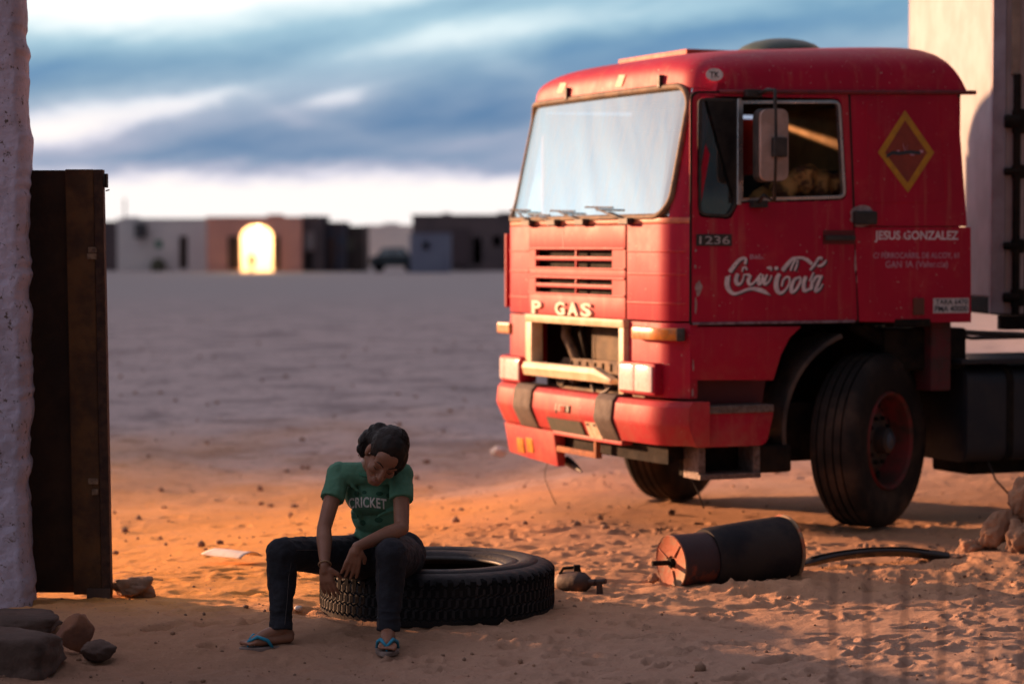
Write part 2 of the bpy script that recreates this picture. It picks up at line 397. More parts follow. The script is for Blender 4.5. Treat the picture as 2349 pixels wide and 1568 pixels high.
def build_ground():
    s = np.concatenate([[-14, -7, -3.5, -1.8, -1., -.6, -.42, -.33, -.28, -.25], np.linspace(-.232, .232, 560), [.25, .28, .33, .42, .6, 1., 1.8, 3.5, 7, 14]])
    Yr = np.concatenate([[-90, -40, -15, -4, 1.5, 4.5, 6.5, 7.6], 1 / np.linspace(1 / 8.4, 1 / 34., 440), 1 / np.linspace(1 / 35., 1 / 260., 70), [330, 480, 800, 1500]])
    Sx, Yg = np.meshgrid(s, Yr); Xg = Sx * np.maximum(np.abs(Yg), 8.)
    Z = ground_h(Xg, Yg)
    for (x, y, a, b, th, d) in PRINTS:
        r = 2.6 * max(a, b)
        j0, j1 = np.searchsorted(Yr, [y - r, y + r])
        if j1 <= j0: continue
        xs = Xg[j0:j1]; ys = Yg[j0:j1]; dx = xs - x; dy = ys - y
        p = (dx * math.cos(th) + dy * math.sin(th)) / a; q = (-dx * math.sin(th) + dy * math.cos(th)) / b
        rr = np.sqrt(p * p + q * q)
        Z[j0:j1] += -d * np.exp(-rr ** 4) + .45 * d * np.exp(-((rr - 1.35) / .35) ** 2)
    nr, nc = Xg.shape; V = np.stack([Xg, Yg, Z], -1).reshape(-1, 3)
    i = np.arange((nr - 1) * nc).reshape(nr - 1, nc)[:, :-1].ravel()
    Fc = np.stack([i, i + 1, i + nc + 1, i + nc], -1)
    me = bpy.data.meshes.new('ground'); me.from_pydata(V.tolist(), [], Fc.tolist()); me.update()
    m = bpy.data.materials.new('sand_and_gravel'); m.use_nodes = True; t = NT(m.node_tree); b = t.n['Principled BSDF']
    g = t.n.new('ShaderNodeNewGeometry').outputs['Position']; X, Y, Zz = t.sep(g)[:3]
    n1 = t.noise(g, 1.1, 5, .6); n2 = t.noise(g, 9., 5, .65); n3 = t.noise(g, 60., 4, .7); n4 = t.noise(g, .35, 4, .6)
    sand = t.mix(t.mapr(n1, .3, .7), (.60, .325, .175), (.50, .27, .16))
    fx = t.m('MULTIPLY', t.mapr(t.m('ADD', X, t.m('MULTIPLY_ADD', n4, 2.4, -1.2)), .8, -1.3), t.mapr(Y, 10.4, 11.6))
    sand = t.mix(t.m('MULTIPLY', fx, .85), sand, (.86, .385, .090))                     # golden tint on the left: pool of low sunlight put into the colour
    sand = t.mix(t.mapr(t.m('SUBTRACT', t.m('ADD', Y, n1), t.m('MULTIPLY', X, .35)), 12.4, 9.8), sand, t.mix(t.mapr(t.m('ADD', X, n1), -.9, .6), (.27, .165, .12), (.42, .265, .19)))   # front earth coloured darker: wall's shade at left, dimmer light at right
    sand = t.mix(t.m('MULTIPLY', t.mapr(n2, .5, .75), .55), sand, (.38, .20, .13))
    sand = t.mix(t.m('MULTIPLY', t.mapr(n3, .56, .72), .6), sand, (.20, .115, .085))
    sand = t.mix(t.m('MULTIPLY', t.mapr(n3, .42, .28), .35), sand, (.66, .40, .25))
    grav = t.mix(t.mapr(n1, .3, .7), (.63, .505, .475), (.50, .405, .39))
    grav = t.mix(t.m('MULTIPLY', t.mapr(n2, .5, .72), .6), grav, (.17, .135, .13))
    grav = t.mix(t.m('MULTIPLY', t.mapr(n3, .55, .7), .5), grav, (.42, .36, .34))
    grav = t.mix(t.m('MULTIPLY', t.mapr(t.noise(g, .75, 5, .7), .50, .62), .75), grav, (.27, .215, .21)); grav = t.mix(t.m('MULTIPLY', t.mapr(t.noise(g, 2.6, 4, .7), .54, .64), .7), grav, (.22, .17, .165))
    far = t.mapr(t.m('ADD', Y, t.m('MULTIPLY_ADD', n4, 9., -4.5)), 14.5, 24.)
    c = t.mix(far, sand, grav)
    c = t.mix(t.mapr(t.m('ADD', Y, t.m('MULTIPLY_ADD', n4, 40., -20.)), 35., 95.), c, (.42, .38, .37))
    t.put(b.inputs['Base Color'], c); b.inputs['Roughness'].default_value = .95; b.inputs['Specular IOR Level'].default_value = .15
    bn = t.n.new('ShaderNodeBump'); bn.inputs['Strength'].default_value = .8; bn.inputs['Distance'].default_value = .012
    t.l.new(t.m('ADD', t.noise(g, 34., 6, .72), t.m('MULTIPLY', t.noise(g, 130., 3, .7), .5)), bn.inputs['Height']); t.l.new(bn.outputs[0], b.inputs['Normal'])
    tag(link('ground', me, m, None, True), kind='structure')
build_ground()

def build_shade_hill():
    """made-up rise out of view on the left, added to keep the sun off the plain"""
    ys = np.linspace(28, 230, 60); V = []; n = 60
    for y in ys:
        x1 = -.212 * y - 2.2 - .03 * y
        for k in range(n):
            s = k / (n - 1); x = x1 - 190 * s ** 2.2
            top = 4.2 + 9.8 * min(1., max(0., y - 30) / 160.)
            h = top * float(sstep(x1 - x, 0, 6)) * float(sstep(y, 26.5, 30.)) 
            h *= 1 + .16 * float(vnoise(np.array([x]), np.array([y]), 2.6, 21)[0]) + .10 * float(vnoise(np.array([x]), np.array([y]), .9, 22)[0])
            V.append((x, y, h - .25))
    for k in range(n): V.append((V[k][0], 27.0, -.3))
    m = len(ys); Fc = [(i * n + j, i * n + j + 1, (i + 1) * n + j + 1, (i + 1) * n + j) for i in range(m - 1) for j in range(n - 1)]
    Fc += [(m * n + j, m * n + j + 1, j + 1, j) for j in range(n - 1)]
    tag(mesh('shade_hill', V, Fc, mat('stony_earth', (.30, .21, .16), (.20, .15, .13), .95, nscale=.5, bump=.5, bscale=3.), None, True), kind='structure')
build_shade_hill()  # unseen, added only for its shadow on the plain

def rock(name, c, r, rz, label, cat='stone', group=None, m=None, seed=0, sub=4, rough=.16, tilt=(0, 0), boxy=.0):
    bm = bmesh.new(); bmesh.ops.create_icosphere(bm, subdivisions=sub, radius=1.)
    rs = np.random.default_rng(seed); offs = rs.uniform(0, 50, 3)
    from mathutils import noise as mn
    planes = [Vector(rs.normal(size=3)).normalized() for _ in range(9)]
    for v in bm.verts:
        p = v.co.copy()
        if boxy:
            k = max(abs(p.x), abs(p.y), abs(p.z)); p = p.lerp(p / k * .82, boxy)
        for q in planes:
            d = p.dot(q) - .80
            if d > 0: p -= q * d * .85
        n = mn.fractal(p * 1.6 + Vector(offs), 1., 2., 5)
        n2 = mn.fractal(p * 6. + Vector(offs), 1., 2., 4)
        p *= 1 + rough * n + rough * .35 * n2
        v.co = Vector((p.x * r[0], p.y * r[1], p.z * r[2]))
    me = bpy.data.meshes.new(name); bm.to_mesh(me); bm.free()
    o = link(name, me, m or EARTH, None, True); o.location = c; o.rotation_euler = (tilt[0], tilt[1], rz)
    return tag(o, label, cat, group)
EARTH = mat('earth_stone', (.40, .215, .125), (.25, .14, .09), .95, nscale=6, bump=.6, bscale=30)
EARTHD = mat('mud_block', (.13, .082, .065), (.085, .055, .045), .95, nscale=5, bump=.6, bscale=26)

# ------------------------------------------------------------------ wall and gate on the left
def build_wall():
    root = empty('plastered_wall', (-4.4, 11.2, 0), 'thick whitewashed wall with flaking rough plaster at the left edge, standing beside the rusty gate', 'wall')
    # front skin with uneven plaster edge, wall body behind
    x1 = -2.228; nx, nz = 110, 420; V = []; xs = np.linspace(0, 1, nx)
    zs = np.linspace(-.05, 3.1, nz)
    for z in zs:
        e = float(vnoise(np.array([z]), np.array([3.]), .35, 31)[0]) * .028 + float(vnoise(np.array([z]), np.array([9.]), .08, 32)[0]) * .022 + float(vnoise(np.array([z]), np.array([9.]), .03, 35)[0]) * .010
        lean = .012 * (1 - z / 3.) 
        for s in xs:
            x = x1 + e - 1.1 * (1 - s) + lean * s
            d = float(vnoise(np.array([x]), np.array([z]), .12, 33)[0]) * .010 + float(vnoise(np.array([x]), np.array([z]), .035, 34)[0]) * .007
            d += float(vnoise(np.array([x]), np.array([z]), .016, 37)[0]) * .004; d += float(vnoise(np.array([x * 1.5 + z * .8]), np.array([z - x]), .06, 36)[0]) * .005
            back = .07 * max(0., (s - .965) / .035) ** 2
            V.append((x + 4.4, -.22 - d + back, z))
    Fc = [(i * nx + j, i * nx + j + 1, (i + 1) * nx + j + 1, (i + 1) * nx + j) for i in range(nz - 1) for j in range(nx - 1)]
    o = len(V)                                    # return face at the opening
    for i in range(nz):
        a = V[i * nx + nx - 1]; V.append((a[0] - .050, .22, a[2]))
    Fc += [(i * nx + nx - 1, o + i, o + i + 1, (i + 1) * nx + nx - 1) for i in range(nz - 1)]
    m = bpy.data.materials.new('whitewash'); m.use_nodes = True; t = NT(m.node_tree); b = t.n['Principled BSDF']
    tc = t.n.new('ShaderNodeTexCoord').outputs['Object']
    n1 = t.noise(tc, 3., 6, .65); n2 = t.noise(tc, 22., 6, .7); n3 = t.noise(tc, 8., 5, .7, .8)
    c = t.mix(t.mapr(n1, .35, .7), (.56, .50, .64), (.43, .38, .48))
    c = t.mix(t.mapr(n2, .585, .64), c, (.13, .095, .085)); c = t.mix(t.m('MULTIPLY', t.mapr(n3, .60, .66), .85), c, (.20, .15, .13))
    t.put(b.inputs['Base Color'], c); b.inputs['Roughness'].default_value = .9
    bn = t.n.new('ShaderNodeBump'); bn.inputs['Strength'].default_value = .7; bn.inputs['Distance'].default_value = .02
    t.l.new(t.noise(tc, 30., 6, .7), bn.inputs['Height']); t.l.new(bn.outputs[0], b.inputs['Normal'])
    mesh('plaster', V, Fc, m, root, True)
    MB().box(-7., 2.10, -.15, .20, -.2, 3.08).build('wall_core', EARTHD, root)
build_wall()

def build_gate():
    root = empty('metal_gate', (-2.3, 11.33, 0), 'tall rusty dark brown sheet metal gate leaf standing open behind the white wall', 'gate')
    L = lambda p: p - root.location
    tr = L(at(235, 388, 11.28)); br = L(at(252, 1374, 11.25)); zt, zb = tr.z, br.z + .015
    xe = (tr.x + br.x) / 2; skew = (br.x - tr.x) / 2
    sheet = mat('rusty_sheet', (.030, .016, .011), (.060, .030, .016), .7, metal=.35, nscale=4, bump=.25, bscale=22)
    edge = mat('rusty_frame', (.15, .068, .024), (.065, .03, .016), .72, metal=.3, nscale=6, bump=.4, bscale=25)
    dk = mat('gate_edge_scale', (.045, .022, .018), (.09, .045, .028), .8, metal=.25, nscale=22, bump=.5, bscale=40)
    bevel(MB().box(-.75, xe - .08, .012, .020, zb + .004, zt - .003).build('sheet_panel', sheet, root), .002, 1)
    def bar(name, x0, x1, y0, y1, z0, z1, m):
        V = []
        for x in (x0, x1):
            for y in (y0, y1):
                for z in (z0, z1): V.append((x + (skew if z == z0 else -skew), y, z))
        return bevel(mesh(name, V, [(0, 1, 3, 2), (4, 6, 7, 5), (0, 4, 5, 1), (2, 3, 7, 6), (0, 2, 6, 4), (1, 5, 7, 3)], m, root), .004, 2)
    bar('upright_frame', xe - .178, xe - .046, -.030, .010, zb, zt, edge)
    bar('edge_tube', xe - .045, xe - .002, -.036, .026, zb - .006, zt - .001, dk)
    bar('top_rail', -.75, xe - .180, .022, .050, zt - .055, zt - .008, sheet)
    bar('bottom_rail', -.75, xe - .180, .022, .050, zb + .014, zb + .06, sheet)
    for z in (zt - .39, zt - .42, zb + .47, zb + .52):
        bevel(MB().box(xe - .075 + random.uniform(-.02, .01), xe - .045, -.040, -.029, z, z + .028).build('weld_scale', mat('pale_scale', (.30, .20, .13), (.12, .07, .05), .8, nscale=30), root), .003, 1)
    MB().tube([(xe - .005, -.01, zt - .10), (xe + .012, -.012, zt - .095)], .0035, 6).build('bolt', IRON, root)
    MB().box(xe - .008, xe + .002, -.03, .02, zt - .085, zt - .02).build('latch_plate', IRON, root)
    MB().box(xe - .1, xe + .008, -.05, .03, -.01, zb + .03).build('foot_block', EARTHD, root)
build_gate()

def P3(x, y, z=0.):
    r = ray(x, y); return r * ((z - H) / r.z) + Vector((0, 0, H))
rock('rock', P3(303, 1372) + Vector((0, .04, .045)), (.11, .085, .055), .2, 'brown crumbly rock lying against the foot of the gate, right of it', seed=3, m=EARTH, rough=.34, boxy=.4)
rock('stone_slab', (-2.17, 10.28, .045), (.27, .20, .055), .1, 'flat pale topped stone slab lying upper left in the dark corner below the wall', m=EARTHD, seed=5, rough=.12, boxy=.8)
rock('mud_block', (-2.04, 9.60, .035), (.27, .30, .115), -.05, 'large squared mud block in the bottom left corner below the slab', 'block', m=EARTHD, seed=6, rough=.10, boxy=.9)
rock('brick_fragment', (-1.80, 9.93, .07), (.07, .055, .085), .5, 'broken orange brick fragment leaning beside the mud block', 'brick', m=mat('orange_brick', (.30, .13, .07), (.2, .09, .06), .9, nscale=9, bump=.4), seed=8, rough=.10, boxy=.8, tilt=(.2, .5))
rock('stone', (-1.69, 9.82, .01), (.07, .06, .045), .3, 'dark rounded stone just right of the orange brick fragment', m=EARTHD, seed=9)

def build_clods():
    mb = MB(); r2 = np.random.default_rng(5)
    bm = bmesh.new(); bmesh.ops.create_icosphere(bm, subdivisions=1, radius=1.)
    bv = np.array([v.co[:] for v in bm.verts]); bf = [tuple(v.index for v in f.verts) for f in bm.faces]; bm.free()
    V = []; Fc = []
    for k in range(2850):
        y = 9. + 15 * r2.random() ** 1.7; x = r2.uniform(-.23, .23) * y
        if r2.random() < .25: y = 11.2 + r2.random() * 2.2; x = 2.3 + r2.normal() * .4
        if k > 2200: y = 14 + 40 * r2.random() ** 1.4; x = r2.uniform(-.22, .08) * y
        s = .003 + .009 * r2.random() ** 5
        if r2.random() < .01: s *= 2.2
        if k > 2200: s = .006 + .026 * r2.random() ** 4
        q = bv * (s * r2.uniform(.7, 1.4, 3)) * (1 + .25 * r2.uniform(-1, 1, (len(bv), 1)))
        a = r2.uniform(0, 6.28); c, n = math.cos(a), math.sin(a)
        z = gz(x, y) + s * .2
        o = len(V); V += [(x + p[0] * c - p[1] * n, y + p[0] * n + p[1] * c, z + p[2]) for p in q]; Fc += [tuple(i + o for i in f) for f in bf]
    tag(mesh('loose_stones', V, Fc, mat('pebbles', (.36, .21, .13), (.20, .12, .085), .95, nscale=3.), None, True),
        'small clods and pebbles strewn over the sand', 'pebbles', kind='stuff')
build_clods()

# ------------------------------------------------------------------ the truck (own axes: x ahead, y to its left, z up)
PHI = rad(66); TO = Vector((1.7035, 15.2104, 0)); TU = Vector((-math.sin(PHI), -math.cos(PHI), 0)); TV = Vector((math.cos(PHI), -math.sin(PHI), 0))
TRUCK = empty('truck', TO, 'red forward-control lorry tractor with white soft drink lettering on its door, parked on the sand', 'truck', math.atan2(TU.y, TU.x))
EYE = Vector((0, 0, H)) - TO; EYE = Vector((EYE.dot(TU), EYE.dot(TV), H))
def lray(x, y): r = ray(x, y); return Vector((r.dot(TU), r.dot(TV), r.z))
SB = 1.2
def S(x, y, b=SB):                                   # a point of the photo on the flat left side -> (ahead, up)
    r = lray(x, y); t = (b - EYE.y) / r.y; return (EYE.x + r.x * t, H + r.z * t)
AF = 1.445
def plan(off=0., wid=1.2, R=.20, aend=1.302, bow=.045, n=10):
    """front outline seen from above, from the right side round to the left side"""
    W = wid + off; Rr = R + off; f = lambda b: AF + off - bow * (b / wid) ** 2
    pts = [(aend, -W)]; af = f(W - Rr)
    for j in range(n + 1):
        th = math.pi / 2 * j / n; pts.append((max(aend, af - Rr + Rr * math.sin(th)), -(W - Rr) - Rr * math.cos(th)))
    for j in range(1, 24): b = -(W - Rr) + 2 * (W - Rr) * j / 24; pts.append((f(b), b))
    for j in range(n + 1):
        th = math.pi / 2 * (1 - j / n); pts.append((max(aend, af - Rr + Rr * math.sin(th)), (W - Rr) + Rr * math.cos(th)))
    pts.append((aend, W))
    out = [pts[0]]
    for p in pts[1:]:
        if math.hypot(p[0] - out[-1][0], p[1] - out[-1][1]) > 1e-4: out.append(p)
    return out
class Plan:
    def __init__(s, pts):
        s.p = np.array(pts); d = np.hypot(*np.diff(s.p, axis=0).T); s.s = np.concatenate([[0], np.cumsum(d)]); s.L = s.s[-1]
    def at(s, q, off=0., rake=0.):
        a = np.interp(q, s.s, s.p[:, 0]); b = np.interp(q, s.s, s.p[:, 1]); e = .012
        t = np.array([np.interp(q + e, s.s, s.p[:, 0]) - np.interp(q - e, s.s, s.p[:, 0]), np.interp(q + e, s.s, s.p[:, 1]) - np.interp(q - e, s.s, s.p[:, 1])]); t /= max(1e-9, np.hypot(*t))
        return float(a + t[1] * off), float(b - t[0] * off)
    def b2s(s, b):                                     # arc position of the point with this b on the front face
        i = np.argsort(s.p[:, 1]); return float(np.interp(b, s.p[i, 1], s.s[i]))
    def hit(s, x, y):                                  # photo point -> (arc position, z)
        r = lray(x, y); best = None
        for i in range(len(s.p) - 1):
            p, q = s.p[i], s.p[i + 1]; d = q - p
            den = r.x * d[1] - r.y * d[0]
            if abs(den) < 1e-9: continue
            w = p - np.array([EYE.x, EYE.y]); t = (w[0] * d[1] - w[1] * d[0]) / den; k = (w[0] * r.y - w[1] * r.x) / den
            lo = -1e4 if i == 0 else -1e-6; hi = 1e4 if i == len(s.p) - 2 else 1 + 1e-6
            if t > 0 and lo <= k <= hi and (best is None or t < best[0]): best = (t, s.s[i] + min(1., max(0., k)) * (s.s[i + 1] - s.s[i]))
        return best[1], H + r.z * best[0]
CAB = Plan(plan()); 
def panel(name, s0, s1, z0, z1, m, parent=None, off=0., th=.02, pl=None, n=None, rake=None, bev=.006, nz=1):
    pl = pl or CAB; n = n or max(2, int((s1 - s0) / .04)); V = []; Fc = []
    for k in range(nz + 1):
        z = z0 + (z1 - z0) * k / nz; dx = rake(z) if rake else 0.
        for i in range(n + 1):
            q = s0 + (s1 - s0) * i / n
            for o in (off, off - th):
                a, b = pl.at(q, o); V.append((a - dx, b, z))
    w = 2 * (n + 1)
    for k in range(nz):
        for i in range(n):
            a = k * w + 2 * i
            Fc += [(a, a + 2, a + 2 + w, a + w), (a + 1, a + 1 + w, a + 3 + w, a + 3)]
        Fc += [(k * w, k * w + w, k * w + w + 1, k * w + 1), (k * w + 2 * n, k * w + 2 * n + 1, k * w + w + 2 * n + 1, k * w + w + 2 * n)]
    for i in range(n): Fc += [(2 * i, 2 * i + 1, 2 * i + 3, 2 * i + 2), (nz * w + 2 * i, nz * w + 2 * i + 2, nz * w + 2 * i + 3, nz * w + 2 * i + 1)]
    o = mesh(name, V, Fc, m, parent or TRUCK)
    if bev: bevel(o, bev, 2, 40)
    return autosmooth(o, 38)
def sweep(name, prof, s0, s1, pl, m, parent=None, n=40, bev=.0):
    V = []; k = len(prof)
    for i in range(n + 1):
        q = s0 + (s1 - s0) * i / n
        for (o, z) in prof: a, b = pl.at(q, o); V.append((a, b, z))
    Fc = [(i * k + j, i * k + (j + 1) % k, (i + 1) * k + (j + 1) % k, (i + 1) * k + j) for i in range(n) for j in range(k)]
    Fc += [tuple(range(k)), tuple(n * k + j for j in reversed(range(k)))]
    o = mesh(name, V, Fc, m, parent or TRUCK)
    if bev: bevel(o, bev, 2, 30)
    return autosmooth(o, 40)
def plate(name, loops, m, parent=None, b=SB, th=.03, bev=.006, lean=0.):
    """flat plate in the plane of the left side: loops of (ahead, up)"""
    V, Fc = fill2d([[(-a, z) for a, z in lp] for lp in loops], th / 2)
    o = mesh(name, [(-x, b - th / 2 - z, y) for x, y, z in V], [tuple(f) for f in Fc], m, parent or TRUCK)
    bm = bmesh.new(); bm.from_mesh(o.data); bmesh.ops.remove_doubles(bm, verts=bm.verts, dist=1e-5); bm.to_mesh(o.data); bm.free()
    bevel(o, bev, 2, 60) if bev else None
    return autosmooth(o, 30)
def Sl(*pts, b=SB): return [S(x, y, b) for x, y in pts]
def side_text(name, s, x0, x1, y0, y1, m, parent=None, bold=0., b=SB + .002, spacing=1.):
    (a0, z1), (a1, z0) = S(x0, y0), S(x1, y1)
    V, Fc = text2d(s, 1., bold, width=a0 - a1, height=z1 - z0, spacing=spacing)
    return mesh(name, [(a0 - v[0], b, z0 + v[1]) for v in V], Fc, m, parent or TRUCK)

ZS, ZT = 1.785, 2.635                                 # windscreen sill and head
RK = lambda z: max(0., z - ZS) * .215
# front: fixed panels round the grille opening
sL, sR = CAB.b2s(-.70), CAB.b2s(.585)                 # grille panel limits along the front
g0 = CAB.hit(1218, 735)[0]; g1 = CAB.hit(1432, 737)[0]
ZB = .80
panel('front_corner_panel', .0, g0 - .03, 1.235, ZS, RED, th=.03)
panel('front_corner_panel', g1 + .03, CAB.L, 1.235, ZS, RED, th=.03)
panel('lower_corner_panel', .0, g0 - .03, ZB, 1.226, RED, th=.05)
panel('lower_corner_panel', g1 + .055, CAB.L, ZB, 1.226, RED, th=.05)
# the grille flap: strips between the slots, joined by uprights
def grille():
    zs = [1.235, 1.335, 1.372, 1.396, 1.402, 1.425, 1.447, 1.51, 1.545, 1.572, 1.592, 1.622, 1.66, ZS]
    gp = panel('grille_flap', g0 - .022, g1 + .022, 1.637, ZS - .004, RED_LIT, off=.006, th=.03)
    panel('grille_flap_lower', g0 - .022, g1 + .022, 1.236, 1.372, RED_LIT, gp, off=.006, th=.03)
    panel('grille_flap_middle', g0 - .022, g1 + .022, 1.462, 1.530, RED_LIT, gp, off=.006, th=.03)
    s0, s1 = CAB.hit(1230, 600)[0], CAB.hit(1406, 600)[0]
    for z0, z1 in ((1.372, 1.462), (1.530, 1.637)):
        panel('slot_surround', g0 - .022, s0, z0 + .0005, z1 - .0005, RED_LIT, gp, off=.0055, th=.028, bev=0)
        panel('slot_surround', s1, g1 + .022, z0 + .0005, z1 - .0005, RED_LIT, gp, off=.0055, th=.028, bev=0)
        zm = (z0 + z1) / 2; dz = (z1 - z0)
        panel('grille_bar', s0 - .01, s1 + .01, zm - .011, zm + .013, RED_LIT, gp, off=.004, th=.022, bev=.004)
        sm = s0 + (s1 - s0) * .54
        panel('slot_upright', sm - .008, sm + .008, z0, z1, RED_LIT, gp, off=-.004, th=.02, bev=.002)
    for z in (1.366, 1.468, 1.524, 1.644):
        panel('pressed_rib', g0 - .018, g1 + .018, z - .006, z + .006, RED_LIT, gp, off=.012, th=.014, bev=.004)
    panel('grille_back', g0 - .02, g1 + .02, 1.34, 1.66, IRON, gp, off=-.06, th=.01, bev=0)
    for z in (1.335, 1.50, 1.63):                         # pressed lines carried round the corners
        panel('pressed_line', .02, g0 - .036, z - .006, z + .006, RED_LIT, gp, off=.005, th=.012, bev=.004)
        panel('pressed_line', g1 + .036, CAB.L - .02, z - .006, z + .006, RED_LIT, gp, off=.005, th=.012, bev=.004)
    for ch, x0, x1 in (('P', 1227, 1248), ('G', 1280, 1302), ('A', 1309, 1333), ('S', 1339, 1363)):
        p0, z1 = CAB.hit(x0, 696); p1, z0 = CAB.hit(x1, 727)
        V, Fc = text2d(ch, 1., .035, .0, width=p1 - p0, height=.082)
        bm = bmesh.new(); vs = []
        for v in V: vs.append(bm.verts.new((v[0], v[1], 0)))
        for f in Fc:
            try: bm.faces.new([vs[i] for i in f])
            except ValueError: pass
        r = bmesh.ops.extrude_face_region(bm, geom=bm.faces[:]); bmesh.ops.translate(bm, verts=[e for e in r['geom'] if isinstance(e, bmesh.types.BMVert)], vec=(0, 0, .016))
        for v in bm.verts: a, b = CAB.at(p0 + v.co.x, .006 + v.co.z); v.co = (a, b, 1.238 + v.co.y)
        bmesh.ops.recalc_face_normals(bm, faces=bm.faces)
        me = bpy.data.meshes.new('letter'); bm.to_mesh(me); bm.free(); link('letter', me, mat('cream_letter', (.80, .74, .62), (.66, .56, .44), .5, nscale=20), gp)
    zc = CAB.b2s(-.16)
    panel('chipped_strip', zc - .004, zc + .006, 1.64, ZS, CHIP, gp, off=.0075, th=.002, bev=0)
grille()
# open radiator bay with the cracked white surround and its fallen bottom trim
def bay():
    fr = sweep('radiator_surround', [(.03, 1.185), (.035, 1.232), (-.05, 1.232), (-.05, 1.185)], g0 - .02, g1 + .045, CAB, WHITEPL, bev=.006)
    for q0, q1, zb, zt in ((g0 - .02, g0 + .075, .90, 1.1845), (g1 - .015, g1 + .045, .80, 1.1845)):
        sweep('surround_side', [(.030, zb), (.030, zt), (-.05, zt), (-.05, zb)], q0, q1, CAB, WHITEPL, fr, n=4, bev=.006)
    A0, z0 = CAB.hit(1218, 843); A1, z1 = CAB.hit(1420, 868); V = []
    for q, z in ((A0, z0), (A0 + (A1 - A0) * .82, z1 + .012), (A1, z1 - .02)):
        hh = .085 if q < A1 - .01 else .03
        for o, dz in ((.05, -.5), (.065, .1), (.05, .5), (.0, .5), (.0, -.5)): a, b = CAB.at(q, o); V.append((a, b, z + dz * hh))
    Fc = [(i * 5 + j, i * 5 + (j + 1) % 5, i * 5 + 5 + (j + 1) % 5, i * 5 + 5 + j) for i in range(2) for j in range(5)] + [(4, 3, 2, 1, 0), (10, 11, 12, 13, 14)]
    bevel(mesh('fallen_trim', V, Fc, WHITEPL, fr), .006)
    a0 = AF - .20; b0, b1 = CAB.at(g0)[1], CAB.at(g1)[1]
    core = mat('radiator_core', (.10, .070, .035), (.045, .032, .02), .7, metal=.3, nscale=12)
    rd = MB().box(a0 - .05, a0 - .01, -.18, b1 + .02, .965, 1.30).build('radiator', core, TRUCK)
    mb = MB()
    for k in range(22):
        z = .975 + k * .0145; mb.box(a0 - .0095, a0 + .003, -.175, b1 + .015, z, z + .005)
    tag(mb.build('radiator_fins', mat('fin_brass', (.20, .14, .07), (.10, .07, .04), .6, metal=.3), rd), kind='stuff')
    br = mat('dusty_metal', (.24, .17, .105), (.10, .075, .055), .75, metal=.2, nscale=9, bump=.3)
    V, Fc = fill2d([[(b0 + .1, .875), (b1, .885), (b1, .975), (b0 + .22, .965), (b0 + .1, .90)]] + [[(x, .905), (x + .035, .905), (x + .035, .952), (x, .952)] for x in np.linspace(b0 + .32, b1 - .12, 9)], .003)
    mesh('slotted_crossmember', [(a0 + .055 - z, x, y) for x, y, z in V], Fc, br, TRUCK)
    mb = MB().tube([(a0 + .0, b0 + .16, 1.22), (a0 + .05, b0 + .24, 1.10), (a0 + .03, b0 + .33, .98), (a0, b0 + .36, .90)], .035, 10)
    mb.build('coolant_hose', br, TRUCK, True)
    MB().tube([(a0 - .02, b0 + .34, 1.24), (a0 + .02, b0 + .40, 1.12), (a0, b0 + .46, .95)], .022, 10).build('coolant_hose', IRON, TRUCK, True)
    MB().box(a0 - .02, a0 + .0, b0 + .50, b0 + .53, .95, 1.28).build('radiator_bracket', IRON, TRUCK)
    bevel(MB().box(a0 - .18, a0 - .09, -1.05, 1.05, .5, 1.75).build('firewall', IRON, TRUCK), .02)
    bevel(MB().box(a0 - .07, a0 + .08, b0 + .05, b1 + .05, .70, .79).build('front_crossmember', br, TRUCK), .01)
    MB().tube([(a0 + .12, .05, .84), (a0 + .14, .16, .76), (a0 + .13, .30, .80), (a0 + .10, .38, .86)], .012, 8).build('loose_cable', BLACK, TRUCK, True)
    for i, (b, z, r) in enumerate(((b0 + .22, .83, .05), (b0 + .38, .85, .04), (.20, .84, .045), (.42, .83, .05))):
        bevel(MB().tube([(a0 + .02, b, z), (a0 + .09, b + .01, z)], r, 12).build('engine_fitting', br, TRUCK), .006)
bay()
